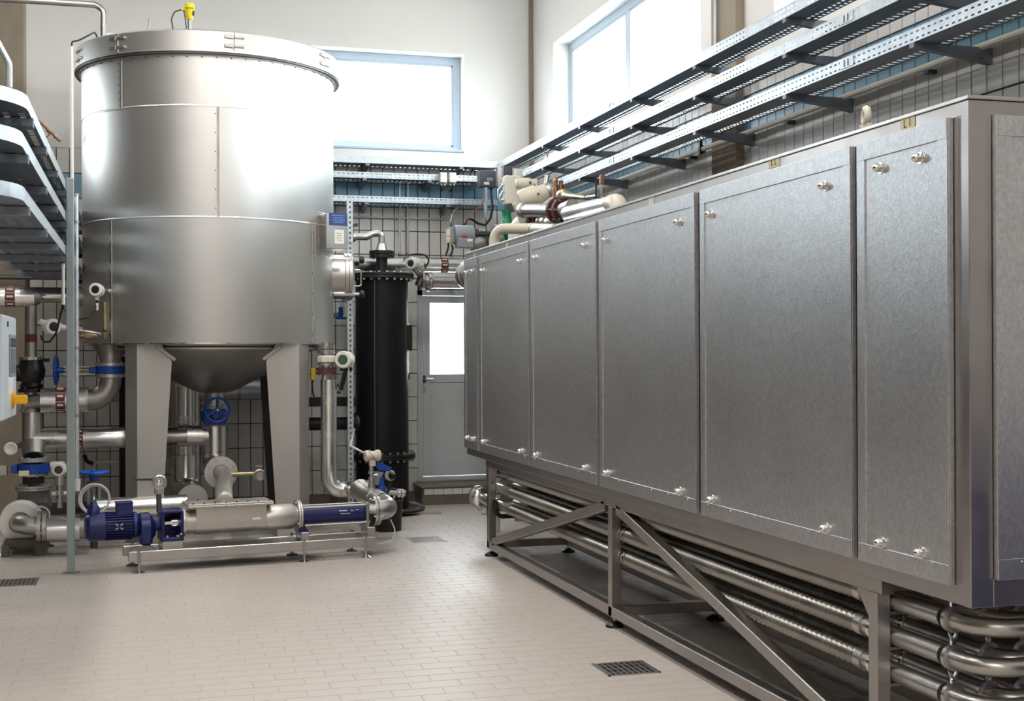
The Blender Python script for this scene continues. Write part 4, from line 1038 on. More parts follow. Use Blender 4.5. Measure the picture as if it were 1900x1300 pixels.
part('stem', MB().cyl(g0-Z1*.03, g0-Z1*.10, .016, None, 10).cyl(g0-Z1*.10, bv+V((0, .02, -.16)), .012, None, 8), BLACK, gg)
s0_ = PY(708, 912, 11.05); s1_ = PY(752, 915, 11.05)
cpv = thing('coupling_valve', 'short steel hose coupling above the black bucket', 'coupling', ((s0_+s1_)/2)-Z1*.04)
dv = (s1_-s0_).normalized()
part('body', MB().lathe(s0_, dv, [(.02, 0), (.03, .01), (.03, .04), (.022, .05), (.022, .13), (.034, .132), (.034, .18), (.026, .2), (.026, .21)], 18), STEEL, cpv)
part('clamp', MB().ring(s0_+dv*.155, dv, .040, .03, .012, 18).ring(s0_+dv*.185, dv, .040, .03, .012, 18), BRIGHT, cpv)
part('lever', MB().obox(s0_+dv*.08+Z1*.035, (.055, .008, .005), (dv, dv.cross(Z1), Z1), .002), DARKM, cpv)
part('feet', MB().cyl(s0_+dv*.07-Z1*.02, s0_+dv*.07-Z1*.06, .008, None, 8).cyl(s0_+dv*.11-Z1*.02, s0_+dv*.11-Z1*.05, .008, None, 8), WHITEP, cpv)
part('stub', MB().tube([s0_+dv*.01, s0_-dv*.05, s0_-dv*.05-Z1*.06+V((-.1, -.1, 0))], .02, 10, .03), STEEL, cpv)
# black bucket on the floor
bk = V((2.13, 11.62, 0))
bu = thing('bucket', 'black plastic bucket on the floor in front of the black column', 'bucket', bk)
hb = .30
part('shell', MB().lathe(bk, Z1, [(.118, 0), (.122, .004), (.134, hb-.02), (.142, hb-.018), (.142, hb), (.132, hb), (.118, .012), (0, .01)], 32), BLACK, bu)
part('handle', MB().tube([bk+V((-.138, 0, hb-.03)), bk+V((-.08, -.12, hb-.02)), bk+V((.08, -.12, hb-.02)), bk+V((.138, 0, hb-.03))], .004, 8, .06), STEELD, bu)
# vertical ball valve on the pump suction end (front left of the hopper)
vb = PY(300, 946, 9.95); vt = PY(294, 893, 9.95)
dvv = thing('drain_valve', 'round faced ball valve with a navy lever above the bearing frame', 'valve', (vb.x, vb.y, L(0, 0, AZ+.10).z))
part('pipe', MB().cyl((vt.x+.005, vt.y, AZ+.10), (vt.x, vt.y, vt.z-.03), .020, None, 12), DARKM, dvv)
part('body', MB().lathe((vt.x, vt.y+.05, vt.z), (0.05, -1, 0), [(.03, 0), (.045, .02), (.045, .08), (.055, .085), (.055, .115), (.046, .12), (.036, .105), (.030, .09)], 24).cyl((vt.x, vt.y, vt.z-.03), (vt.x, vt.y, vt.z-.09), .035, .03, 8), STEEL, dvv)
part('ball', MB().sphere((vt.x+.002, vt.y-.03, vt.z), .024, 14, 8), BRIGHT, dvv)
part('lever', MB().obox(PY(270, 889, 9.93), (.075, .012, .008), (V((1, .02, -.02)).normalized(), Y1, Z1), .004), BLACK, dvv)
part('lever_arm', MB().obox(PY(283, 888, 9.93), (.03, .008, .004), None, .001), STEEL, dvv)
# ================================================================ PIPEWORK UNDER AND BESIDE THE TANK
def pipe_thing(name, lab, pts, r, mat, cat='pipe', bend=0.0, n=20, seams=(), group=None):
    pts = [V(p) for p in pts]; c = sum(pts, V((0, 0, 0)))/len(pts); c.z = min(p.z for p in pts)-r
    t = thing(name, lab, cat, c, group)
    part('pipe', MB().tube(pts, r, n, bend, 8), mat, t)
    for p, a in seams: part('seam_ring', MB().ring(p, a, r+.004, r-.004, .012, n), BRIGHT, t)
    return t
# --- tank outlet: hand wheel valve, tee, elbow into the hopper
OX, OY = TX+.03, TY-.02
ov = thing('outlet_valve', 'blue hand wheel gate valve under the tank cone', 'valve', (OX, OY, 1.0))
flange('flange', (OX, OY, 1.125), Z1, .13, .08, .05, STEELD, ov)
wz = PY(403, 760, OY-.35).z
part('body', MB().lathe((OX, OY, .97), Z1, [(.10, 0), (.12, .03), (.12, .10), (.10, .13)], 22).obox((OX, OY-.11, 1.03), (.10, .05, .07), None, .01).cyl((OX, OY-.15, 1.045), (OX, OY-.27, 1.05), .05, .03, 14), VBLUE, ov)
wc = PY(403, 760, OY-.36)
handwheel(wc, (.05, -1, .0), .107, VBLUE, ov, 3, .12)
flange('flange', (OX, OY, .955), Z1, .12, .08, .03, STEELD, ov, 8, None, False)
tp = thing('outlet_tee', 'metal clad tee pipe running down below the tank outlet valve', 'pipe', (OX, OY, .62))
zt_, zb_ = .945, .62
xo = PY(399, 800, OY).x
part('riser', MB().cyl((xo, OY, zb_-.02), (xo, OY, zt_), .115, None, 28), CLAD, tp)
zz_ = PY(355, 808, OY).z; xl_ = PY(329, 808, OY).x
part('side_arm', MB().cyl((xl_, OY, zz_), (xo-.06, OY, zz_), .098, None, 26), CLAD, tp)
part('rubber_sleeve', MB().cyl((xl_-.13, OY, zz_), (xl_+.01, OY, zz_), .078, .075, 20), RUBBER, tp)
part('inner_pipe', MB().cyl((xl_-.62, OY, zz_), (xl_-.12, OY, zz_), .06, None, 16), STEELD, tp)
part('seam_ring', MB().ring((xo, OY, zz_-.155), Z1, .119, .11, .01, 28), BRIGHT, tp)
part('seam_ring', MB().ring((xo, OY, zb_+.09), Z1, .119, .11, .01, 28), BRIGHT, tp)
fz = PY(410, 876, 11.6)
part('lower_elbow', MB().tube([(xo, OY, zb_+.03), (xo, OY, fz.z), (xo+.02, OY-.2, fz.z), (fz.x, 11.7, fz.z)], .118, 26, .14, 8), CLAD, tp)
he = thing('hopper_elbow', 'flanged steel elbow dropping into the pump hopper lid', 'pipe', (fz.x, 11.0, AZ+.14))
flange('flange', (fz.x, 11.60, fz.z), (0, -1, 0), .142, .07, .05, PUMPM, he, 8, STEELD)
hx = L(.66, AT, 0)
part('elbow', MB().tube([(fz.x, 11.58, fz.z), (fz.x-.005, 10.85, fz.z+.0), (hx.x+.02, hx.y+.45, fz.z-.02), (hx.x+.0, hx.y+.02, fz.z-.08), (hx.x, hx.y, AZ+.143)], .066, 22, .15, 8), PUMPM, he)
part('base_collar', MB().ring((hx.x, hx.y, AZ+.15), Z1, .085, .06, .014, 24), PUMPM, he)
s0_ = PY(437, 879, 11.55); s1_ = PY(472, 878, 11.55)
sb = thing('sampling_valve', 'small sampling valve on a yellowish stub pipe below the tank', 'valve', (s1_.x, 11.5, s1_.z-.05))
part('stub_pipe', MB().cyl(s0_-V((.06, 0, 0)), s1_, .021, None, 12), OLIVE, sb)
sc_ = PY(480, 880, 11.5)
part('body', MB().lathe(sc_+Y1*.06, (0.05, -1, 0), [(.03, 0), (.045, .02), (.045, .07), (.052, .075), (.052, .10), (.04, .105), (.03, .09)], 20), STEELD, sb)
part('ball', MB().sphere(sc_+Y1*.0, .024, 12, 7), STEEL, sb)
part('stem', MB().cyl(sc_+Z1*.03, sc_+Z1*.085, .012, None, 8).obox(sc_+Z1*.075, (.03, .008, .006), None), STEELD, sb)
# --- vertical pipes behind
pa = PY(344, 740, 13.15)
vp = thing('rear_downpipe', 'shiny clad pipe dropping behind the tank to a fat elbow', 'pipe', (pa.x, 13.15, .1))
part('pipe', MB().cyl((pa.x, 13.15, .56), (pa.x, 13.15, 1.69), .098, None, 24), CLAD, vp)
for z_ in (.62, .92): part('seam_ring', MB().ring((pa.x, 13.15, z_), Z1, .103, .095, .012, 24), BRIGHT, vp)
part('elbow', MB().tube([(pa.x, 13.15, .60), (pa.x, 13.10, .24), (pa.x+.05, 12.7, .22)], .145, 26, .18, 8), CLAD, vp)
part('floor_support', MB().cyl((pa.x, 13.1, 0.0), (pa.x, 13.1, .14), .03, None, 10), STEELD, vp)
pb = PY(327, 740, 13.45)
single('rear_riser', 'dull steel riser pipe beside the shiny downpipe behind the tank', 'pipe', MB().cyl((pb.x, 13.48, .0), (pb.x, 13.48, 1.69), .06, None, 18), STEELD)
pc = PY(364, 740, 13.40)
single('slim_riser', 'slim bright riser pipe right of the shiny downpipe behind the tank', 'pipe', MB().cyl((pc.x, 13.42, .0), (pc.x, 13.42, 1.69), .032, None, 14), CLAD)
hz_ = PY(420, 724, 13.66).z
hb_ = thing('wall_pipe', 'bluish steel pipe running level along the back wall behind the tank legs', 'pipe', (.8, 13.68, hz_-.1))
part('pipe', MB().cyl((-.4, 13.70, hz_), (1.55, 13.70, hz_), .095, None, 22), GALV, hb_)
part('wall_clamp', MB().ring((.95, 13.70, hz_), X1, .105, .095, .03, 22).box(.93, .97, 13.79, YB-.008, hz_-.03, hz_+.03), STEELD, hb_)
# small black hose end with white pipe at left of the front leg
w0, w1 = PY(174, 858, 13.3), PY(232, 857, 13.3)
sm = thing('small_white_pipe', 'thin white pipe with a black hose end near the left tank leg', 'pipe', w0)
part('pipe', MB().cyl(w0, w1+V((.5, 0, 0)), .014, None, 10), WHITEP, sm)
part('hose_end', MB().tube([PY(156, 843, 13.3), PY(160, 855, 13.3), PY(173, 860, 13.3)], .02, 10, .05), RUBBER, sm)

# --- outlet pipe rising to the flow meter and into the tank
rx = PY(610, 800, 11.55); ry = 11.55
zb2 = PY(640, 908, ry).z
rp_ = thing('riser_pipe', 'metal clad pipe rising right of the tank to the flow meter', 'pipe', (rx.x, ry, zb2-.08))
part('cladding', MB().tube([d1+V((.06, .05, 0)), (rx.x+.22, ry, zb2), (rx.x, ry, zb2+.005), (rx.x, ry, PY(607, 704, ry).z)], .072, 22, .12, 8), CLAD, rp_)
part('seam_ring', MB().ring((rx.x+.17, ry, zb2), X1, .078, .07, .012, 22), BRIGHT, rp_)
part('seam_ring', MB().ring((rx.x+.24, ry-.1, zb2), (d1-V((rx.x+.22, ry, zb2))), .078, .07, .012, 22), BRIGHT, rp_)
z_ = lambda py: PY(604, py, ry).z
part('top_pipe', MB().cyl((rx.x-.03, ry, z_(706)), (rx.x-.03, ry, z_(692)), .03, None, 14), STEEL, rp_)
fm = thing('flow_meter', 'white flow meter with a round green display right of the tank', 'flow meter', (rx.x-.02, ry, z_(690)))
mx_ = rx.x-.02
flange('lower_flange', (mx_, ry, z_(688)), Z1, .092, .05, .06, MAROON, fm, 8)
flange('lower_flange', (mx_, ry, z_(676)), Z1, .075, .05, .02, STEELD, fm, 8, None, False)
part('body', MB().lathe((mx_, ry, z_(673)), Z1, [(.07, 0), (.085, .01), (.085, z_(660)-z_(673)-.01), (.07, z_(659)-z_(673))], 10), CREAM, fm)
flange('upper_flange', (mx_, ry, z_(652)), Z1, .078, .05, .03, STEELD, fm, 8)
flange('upper_flange', (mx_, ry, z_(643)), Z1, .075, .05, .03, STEELD, fm, 8)
part('inlet_pipe', MB().cyl((mx_, ry, z_(646)), (mx_, ry+.0, TZ0+.01), .045, None, 16).cyl((mx_, ry, z_(692)), (mx_, ry, z_(650)), .042, None, 16), STEEL, fm)
dc = PY(640, 667, ry-.06)
h = head(fm, dc, V((-.45, -1, 0)), .078, .14, WHITEP, DISPG)
part('arm', MB().cyl((mx_+.06, ry, dc.z), dc+V((-.02, .02, 0)), .03, None, 14), WHITEP, fm)
part('cable', MB().tube([dc+V((.015, .02, -.07)), dc+V((.0, .02, -.14)), dc+V((-.03, .05, -.27))], .02, 8, .05), CABLE, fm)
part('cable_gland', MB().cyl(dc+V((-.03, 0, -.07)), dc+V((-.03, 0, -.10)), .014, None, 8).cyl(dc+V((.06, .04, -.07)), dc+V((.06, .04, -.10)), .014, None, 8), BLACK, fm)
yv = PY(581, 694, ry)
part('yellow_plug', MB().obox(yv, (.022, .02, .055), None, .006), mk('dull_yellow', S(168, 142, 24), .5), fm, 'yellow plastic block')
cbp = [PY(579, 710, ry+.1), PY(580, 725, ry+.1), PY(583, 736, ry+.1)]
part('loose_cable', MB().tube([yv-Z1*.05]+cbp, .008, 6, .02), CABLE, fm)
stb = PY(622, 718, ry+.2)
single('hose_nipple', 'small black hose nipple beside the clad riser pipe', 'nipple', MB().cyl(stb+V((-.06, 0, .0)), stb+V((.03, 0, .02)), .014, None, 8).cyl(stb+V((-.02, 0, -.04)), stb+V((.05, 0, -.05)), .012, None, 8).cyl(stb+V((-.02, 0, .02)), stb+V((-.02, 0, -.06)), .016, None, 8), BLACK)

# ================================================================ BLACK COLUMN
CX, CY, CR = 2.31, 12.90, .264
bc_ = thing('scrubber_column', 'tall black plastic column with bolted flanges beside the door', 'column', (CX, CY, 0))
part('shell', MB().cyl((CX, CY, .03), (CX, CY, 2.36), CR, None, 64), COLM, bc_)
part('weld_seam', MB().obox((CX-.115, CY-math.sqrt(CR**2-.115**2), 1.5), (.004, .003, .85), None), DARKM, bc_)
tf = part('top_flange', MB().cyl((CX, CY, 2.355), (CX, CY, 2.385), .325, None, 56, .003).cyl((CX, CY, 2.388), (CX, CY, 2.41), .325, None, 56, .003), BLACK, bc_)
bm0 = None
for k in range(24):
    a = 2*math.pi*k/24; q = V((CX+.298*math.cos(a), CY+.298*math.sin(a), 2.398))
    if bm0 is None: 
        bm0 = part('bolt', MB().cyl(q-Z1*.06, q+Z1*.025, .008, None, 8).cyl(q-Z1*.062, q-Z1*.045, .014, None, 6).cyl(q+Z1*.012, q+Z1*.026, .014, None, 6).cyl(q+Z1*.009, q+Z1*.012, .018, None, 10), BRIGHT, tf); q00 = q
    else: dup_part(bm0, tf, q-q00)
z2 = .55
lf2 = part('lower_flange', MB().cyl((CX, CY, z2), (CX, CY, z2+.025), .335, None, 56, .003).cyl((CX, CY, z2+.03), (CX, CY, z2+.055), .335, None, 56, .003), BLACK, bc_)
bm0 = None
for k in range(24):
    a = 2*math.pi*(k+.3)/24; q = V((CX+.308*math.cos(a), CY+.308*math.sin(a), z2+.028))
    if bm0 is None:
        bm0 = part('bolt', MB().cyl(q-Z1*.05, q+Z1*.05, .008, None, 8).cyl(q-Z1*.052, q-Z1*.038, .014, None, 6).cyl(q+Z1*.036, q+Z1*.05, .014, None, 6), STEELD, lf2); q00 = q
    else: dup_part(bm0, lf2, q-q00)
bl = PY(768, 845, 12.7)
part('base_flange', MB().cyl((CX+.03, CY, .03), (CX+.03, CY, .055), .40, None, 48, .004), BLACK, bc_)
fd = MB()
for k in range(10):
    a = 2*math.pi*k/10; fd.cyl((CX+.03+.36*math.cos(a), CY+.36*math.sin(a), .054), (CX+.03+.36*math.cos(a), CY+.36*math.sin(a), .07), .016, None, 8)
part('floor_bolts', fd, STEELD, bc_, None, 'stuff')
part('base_channel', MB().obox((CX+.15, CY-.12, .015), (.42, .04, .015), (V((.97, -.24, 0)), V((.24, .97, 0)), Z1), .002).obox((CX-.05, CY+.28, .015), (.42, .04, .015), (V((.97, -.24, 0)), V((.24, .97, 0)), Z1), .002), FRAME, bc_)
nz = PY(707, 472, CY).z
part('top_nozzle', MB().cyl((CX, CY, 2.40), (CX, CY, nz-.03), .058, None, 20), BLACK, bc_)
flange('nozzle_flange', (CX, CY, nz), Z1, .125, .05, .07, BLACK, bc_, 4, STEEL)
part('side_box', MB().box(CX+.2, CX+.30, CY-.06, CY+.06, PY(760, 650, CY).z, PY(760, 603, CY).z, .004), BLACK, bc_)
part('wall_strap', MB().box(CX+.22, CX+.285, CY+.0, CY+.06, PY(760, 704, CY).z, PY(760, 693, CY).z, .003), BLACK, bc_)
part('sight_tube', MB().cyl((CX+.268, CY+.02, PY(758, 693, CY).z), (CX+.268, CY+.02, PY(758, 600, CY).z), .010, None, 8), WHITEP, bc_)
zb1 = (PY(640, 736, CY).z, PY(640, 753, CY).z)
part('side_duct', MB().box(CX-.9, CX-CR+.03, CY-.05, CY+.05, zb1[1], zb1[0], .004), BLACK, bc_)
sz = PY(640, 785, CY).z
part('side_nozzle', MB().lathe((CX-CR+.04, CY, sz), (-1, 0, 0), [(.11, 0), (.11, .05), (.065, .12), (.065, .7)], 20), BLACK, bc_)
# steel pipe from the nozzle towards the tank
n0 = V((CX, CY, nz+.03)); a1 = PY(697, 432, CY); a2 = PY(683, 440, 12.9); a3 = PY(612, 439, 12.9)
gp_ = thing('column_gas_pipe', 'bent steel pipe from the column top nozzle towards the tank', 'pipe', (CX, CY, nz+.03))
part('cone_reducer', MB().cyl(n0, (CX, CY, PY(707, 452, CY).z), .062, .042, 18), STEEL, gp_)
part('pipe', MB().tube([(CX, CY, PY(707, 455, CY).z), (CX, CY, PY(707, 432, CY).z), (CX-.09, CY-.0, PY(700, 434, CY).z), (a2.x-.02, CY, a2.z), (a3.x-.3, CY, a2.z+.01)], .034, 16, .05), STEEL, gp_)
k0 = PY(654, 440, 12.85)
part('valve_body', MB().sphere(k0, .05, 14, 8), STEELD, gp_)
part('valve_lever', MB().cyl(k0, k0+Z1*.10, .014, None, 8).obox(k0+V((.0, 0, .115)), (.055, .02, .016), (V((.94, 0, .2)).normalized(), Y1, V((-.2, 0, .94)).normalized()), .004), DGREY, gp_)

# ================================================================ PIPES ALONG THE BACK, RIGHT OF THE TANK
u0, u1 = PY(628, 489, 13.2), PY(868, 492, 13.2)
up = thing('upper_wall_pipe', 'upper shiny clad pipe along the back wall with a red brown band', 'pipe', ((u0+u1)/2)-Z1*.08)
ra = .078
part('cladding', MB().cyl((u0.x, 13.2, u0.z), (3.6, 13.2, u0.z), ra, None, 26), CLAD, up)
part('bare_end', MB().cyl((u0.x-.30, 13.2, u0.z), (u0.x+.02, 13.2, u0.z), .062, None, 20), STEEL, up)
label_band((PY(823, 490, 13.2).x, 13.2, u0.z), X1, ra, .075, up, 8)
for px in (700, 790): part('seam_ring', MB().ring((PY(px, 490, 13.2).x, 13.2, u0.z), X1, ra+.003, ra-.004, .008, 26), BRIGHT, up)
part('wall_hanger', MB().box(PY(850, 490, 13.2).x-.02, PY(850, 490, 13.2).x+.02, 13.27, YB-.008, u0.z-.02, u0.z+.02, .003), STEELD, up)
part('wall_hanger', MB().box(PY(650, 490, 13.2).x-.02, PY(650, 490, 13.2).x+.02, 13.25, YB-.008, u0.z-.02, u0.z+.02, .003), STEELD, up)
l0, l1 = PY(802, 520, 12.9), PY(868, 521, 12.9)
lw = thing('lower_wall_pipe', 'lower shiny clad pipe above the door ending in a clamped sensor', 'pipe', ((l0+l1)/2)-Z1*.09)
part('cladding', MB().cyl((l0.x, 12.9, l0.z), (3.4, 12.9, l0.z), .083, None, 26), CLAD, lw)
part('wall_hanger', MB().box(3.2, 3.25, 12.96, YB-.01, l0.z-.02, l0.z+.02, .003), STEELD, lw)
c_ = PY(790, 522, 12.9)
part('clamp_ring', MB().lathe((l0.x-.085, 12.9, l0.z), X1, [(.06, 0), (.072, .02), (.072, .05), (.086, .055), (.086, .085), (.07, .09)], 24), BRASS if False else STEELD, lw)
part('end_flange', MB().ring((l0.x-.10, 12.9, l0.z), X1, .095, .05, .022, 24), STEEL, lw)
part('strap', MB().ring((l0.x-.06, 12.86, l0.z-.02), V((1, .2, 0)), .10, .095, .02, 24), BRIGHT, lw)
sx_ = PY(768, 488, 12.75)
ts = thing('wall_transmitter', 'white transmitter with a dark window above the black column', 'transmitter', sx_-Z1*.10)
head(ts, sx_, V((-.75, -1, -.1)), .060, .155, WHITEP, DISPD)
part('back_cover', MB().obox(sx_+V((.09, .05, .0)), (.03, .04, .032), None, .01), WHITEP, ts)
part('neck', MB().cyl(sx_-Z1*.05, V((l0.x-.11, 12.9, l0.z+.03)), .024, .03, 12), STEEL, ts)
part('sensor_foot', MB().cyl(V((l0.x-.14, 12.9, l0.z-.06)), V((l0.x-.10, 12.9, l0.z+.04)), .045, None, 14), DARKM, ts)
c0 = sx_+V((.11, .05, .01))
part('cable', MB().tube([c0, PY(790, 495, 12.7), PY(797, 483, 12.7), PY(790, 473, 12.7), PY(775, 471, 12.75), PY(758, 473, 12.9), PY(740, 474, 13.6)], .009, 8, .06), CABLE, ts)
part('cable', MB().tube([c0+V((0, 0, -.02)), PY(792, 492, 12.7), PY(788, 498, 12.7)], .008, 8, .03), CABLE, ts)
# ================================================================ LEFT CLUSTER
YA = 12.0
# clad pipe with band at far left, then bright pipe into the tank
p0, p1 = PY(-60, 550, YA), PY(76, 551, YA)
la_ = thing('left_upper_pipe', 'dull clad pipe with a red brown band entering at the left edge', 'pipe', ((p0+p1)/2)-Z1*.1)
part('cladding', MB().cyl((p0.x-.6, YA, p0.z), (p1.x-.05, YA, p0.z), .088, None, 26), CLAD, la_)
part('end_cap', MB().cyl((p1.x-.05, YA, p0.z), (p1.x, YA, p0.z), .088, .05, 26), STEELD, la_)
label_band((PY(20, 551, YA).x, YA, p0.z), X1, .088, .08, la_, 8)
part('bracket', MB().box(p0.x-.1, p0.x-.06, YA, YB-.26, p0.z-.02, p0.z+.02, .003), STEELD, la_)
q0, q1 = PY(72, 547, 12.35), PY(160, 548, 12.35)
lb_ = thing('tank_inlet_pipe', 'bright pipe running level into the left side of the tank', 'pipe', ((q0+q1)/2)-Z1*.08)
part('pipe', MB().cyl((q0.x-.12, 12.35, q0.z), (TX-TR+.02, 12.35, q0.z), .07, None, 24), BRIGHT, lb_)
part('collar', MB().ring((TX-TR-.02, 12.35, q0.z), X1, .10, .07, .02, 24), STEEL, lb_)
# dark horizontal bars behind
b0 = PY(0, 514, 13.5)
single('dark_wall_pipe', 'thin dark pipe along the back wall at left above the bright pipe', 'pipe', MB().cyl((-1.7, 13.52, b0.z), (-.3, 13.52, b0.z), .022, None, 10), DARKM)
# vertical pipe, black valve, conical cladding, elbows
xv = PY(58, 660, YA).x
zf = lambda py: PY(58, py, YA).z
vl = thing('left_vertical_pipe', 'dull vertical steel pipe at left above the black valve', 'pipe', (xv, YA, zf(664)))
part('pipe', MB().cyl((xv, YA, zf(664)), (xv, YA, zf(566)), .048, None, 18), STEELD, vl)
part('label_band', MB().ring((xv, YA, zf(627)), Z1, .050, .046, .07, 18), BANDM, vl)
flange('flange', (xv, YA, zf(665)), Z1, .10, .045, .025, STEEL, vl, 6, None, False)
bv_ = thing('black_check_valve', 'bulky black valve body between flanges at left', 'valve', (xv, YA, zf(722)))
part('body', MB().lathe((xv, YA, zf(720)), Z1, [(.09, 0), (.10, .02), (.08, .05), (.112, .10), (.118, .16), (.10, .22), (.09, .255), (.10, .26), (.10, zf(668)-zf(720))], 20).cyl((xv-.02, YA, zf(692)), (xv-.12, YA-.02, zf(692)), .075, .07, 16), BLACK, bv_)
part('side_lug', MB().cyl((xv+.09, YA-.02, zf(668)), (xv+.15, YA-.03, zf(668)), .015, None, 8), BLACK, bv_)
flange('flange', (xv, YA, zf(724)), Z1, .11, .045, .03, BLACK, bv_, 6)
lc = thing('left_clad_branch', 'metal clad branch pipe with cone and mitred tee at left', 'pipe', (xv, YA, zf(835)))
part('neck', MB().cyl((xv, YA, zf(745)), (xv, YA, zf(726)), .05, None, 16), STEELD, lc)
part('cone', MB().lathe((xv, YA, zf(764)), Z1, [(.10, 0), (.09, .02), (.055, .12)], 20), STEELD, lc)
part('riser', MB().cyl((xv+.01, YA, zf(836)), (xv+.01, YA, zf(764)), .088, .088, 24), CLAD, lc)
zh = PY(150, 813, YA).z; xe = PY(229, 813, YA).x
part('side_arm', MB().cyl((xv, YA, zh), (xe, YA, zh), .092, None, 26), CLAD, lc)
part('end_ring', MB().ring((xe, YA, zh), X1, .095, .05, .02, 26), STEEL, lc)
part('seam_ring', MB().ring((xv+.32, YA, zh), X1, .096, .088, .01, 26), BRIGHT, lc)
label_band((PY(148, 813, YA).x, YA, zh), X1, .092, .06, lc, 8)
part('extension', MB().cyl((xe-.05, YA, zh), (xe+.55, YA+.0, zh), .06, None, 18), STEELD, lc)
# insulated pipe with elbow up to the blue valve under the tank edge
zc_ = PY(110, 742, YA-.1).z; x0_, x1_ = PY(76, 742, YA-.1).x, PY(162, 742, YA-.1).x
YC = YA-.1
lp_ = thing('left_elbow_pipe', 'clad pipe with a red brown band and a dark elbow rising to the tank', 'pipe', (x0_, YC, zc_-.13))
part('cladding', MB().cyl((x0_, YC, zc_), (x1_, YC, zc_), .112, None, 28), CLAD, lp_)
part('end_ring', MB().ring((x1_, YC, zc_), X1, .116, .07, .02, 28), BRIGHT, lp_)
label_band((PY(113, 742, YC).x, YC, zc_), X1, .112, .075, lp_, 9)
xu = PY(205, 700, YC).x
part('elbow', MB().tube([(x1_-.05, YC, zc_), (xu, YC, zc_), (xu, YC, PY(205, 697, YC).z)], .092, 24, .17, 9), STEELD, lp_)
part('inlet_stub', MB().cyl((x0_-.12, YC+.05, zc_-.02), (x0_+.02, YC, zc_), .06, None, 16), STEELD, lp_)
zk = PY(205, 686, YC).z
kv = thing('knife_gate_valve', 'blue knife gate valve with an edge on hand wheel under the left tank edge', 'valve', (xu, YC, zk-.05))
flange('lower_flange', (xu, YC, zk-.05), Z1, .126, .07, .026, PUMPM, kv, 8, None, False)
knife_valve(kv, (xu, YC, zk), Z1, .128, .066, VBLUE, (-1, 0, 0), .06)
flange('upper_flange', (xu, YC, zk+.05), Z1, .126, .07, .026, PUMPM, kv, 8, None, False)
hwc = PY(104, 684, YC)
part('yoke', MB().box(hwc.x+.06, xu-.13, YC-.035, YC-.022, zk-.045, zk-.025, .002).box(hwc.x+.06, xu-.13, YC+.022, YC+.035, zk-.045, zk-.025, .002).box(hwc.x+.06, xu-.13, YC-.03, YC+.03, zk+.022, zk+.036, .002), STEELD, kv)
handwheel((hwc.x, YC, zk), (-1, .06, 0), .118, VBLUE, kv, 4, -.02)
part('spindle_rod', MB().cyl((hwc.x, YC, zk), (xu-.12, YC, zk), .014, None, 10), BRASS, kv)
part('hub_sleeve', MB().cyl((hwc.x, YC, zk), (hwc.x+.07, YC, zk), .03, .02, 12), VBLUE, kv)
rd = thing('tank_reducer', 'dull conical reducer joining the tank bottom to the blue gate valve', 'reducer', (xu, YC, zk+.06))
part('cone', MB().tube([(xu, YC, zk+.06), (xu, YC, zk+.12), (xu-.02, YC+.05, zk+.20), (xu+.06, YC+.2, TZ0+.05)], [.088, .095, .13, .14], 22), STEELD, rd)
# brass drain cock with red handle and white pipe beside tank edge
bcx = PY(170, 622, 11.75)
dk = thing('brass_drain_cock', 'brass cock with a red handle at the lower left tank edge', 'valve', bcx-Z1*.05)
part('body', MB().tube([bcx+V((-.10, 0, 0)), bcx+V((.04, 0, .0)), bcx+V((.13, .05, -.06)), bcx+V((.20, .15, -.03))], .021, 12, .04).cyl(bcx+V((-.05, 0, 0)), bcx+V((0, 0, 0)), .032, None, 8).sphere(bcx+V((.10, .03, -.03)), .045, 12, 7), BRASS, dk)
part('handle', MB().obox(bcx+V((-.105, 0, .012)), (.02, .02, .045), None, .005), RED, dk)
part('cap', MB().cyl(bcx+V((-.10, 0, .045)), bcx+V((-.085, 0, .07)), .016, None, 8), WHITEP, dk)
tpz = PY(194, 605, 11.65)
single('pale_standpipe', 'short pale vertical pipe against the lower left side of the tank', 'pipe', MB().cyl(PY(195, 612, 11.62), PY(194, 560, 11.62), .026, None, 12).cyl(PY(195, 612, 11.62), PY(197, 628, 11.66), .03, None, 10), OLIVE)
# white sensor head on the tank with cable
sh_ = PY(180, 538, 11.5)
sn = thing('tank_level_head', 'white instrument head on the left side of the tank with a hanging cable', 'transmitter', sh_-Z1*.07)
head(sn, sh_, V((-.25, -1, .05)), .058, .10, WHITEP, DISPD)
part('stem', MB().cyl(sh_, sh_+V((.16, .22, -.005)), .018, None, 10), STEEL, sn)
part('gland', MB().cyl(sh_-Z1*.045, sh_-Z1*.085, .018, None, 10).cyl(sh_-Z1*.11, sh_-Z1*.17, .012, None, 8), WHITEP, sn)
part('cable', MB().tube([sh_-Z1*.08, PY(178, 572, 11.5), PY(165, 588, 11.4), PY(145, 593, 11.3), PY(120, 575, 11.0)], .008, 8, .08), CABLE, sn)
# transmitter left of the post
tl = PY(96, 606, 11.6)
tn = thing('left_transmitter', 'white transmitter with a dark round window left of the grey post', 'transmitter', tl-Z1*.07)
head(tn, tl, V((.35, -1, 0)), .068, .12, WHITEP, DISPD)
part('side_arm', MB().cyl(tl, tl+V((.13, .04, -.01)), .035, .022, 12).cyl(tl, tl+V((-.10, 0, .05)), .03, .025, 12), WHITEP, tn)
part('probe', MB().cyl(tl+V((.12, .04, -.01)), tl+V((.40, .08, -.06)), .012, None, 8), STEEL, tn)
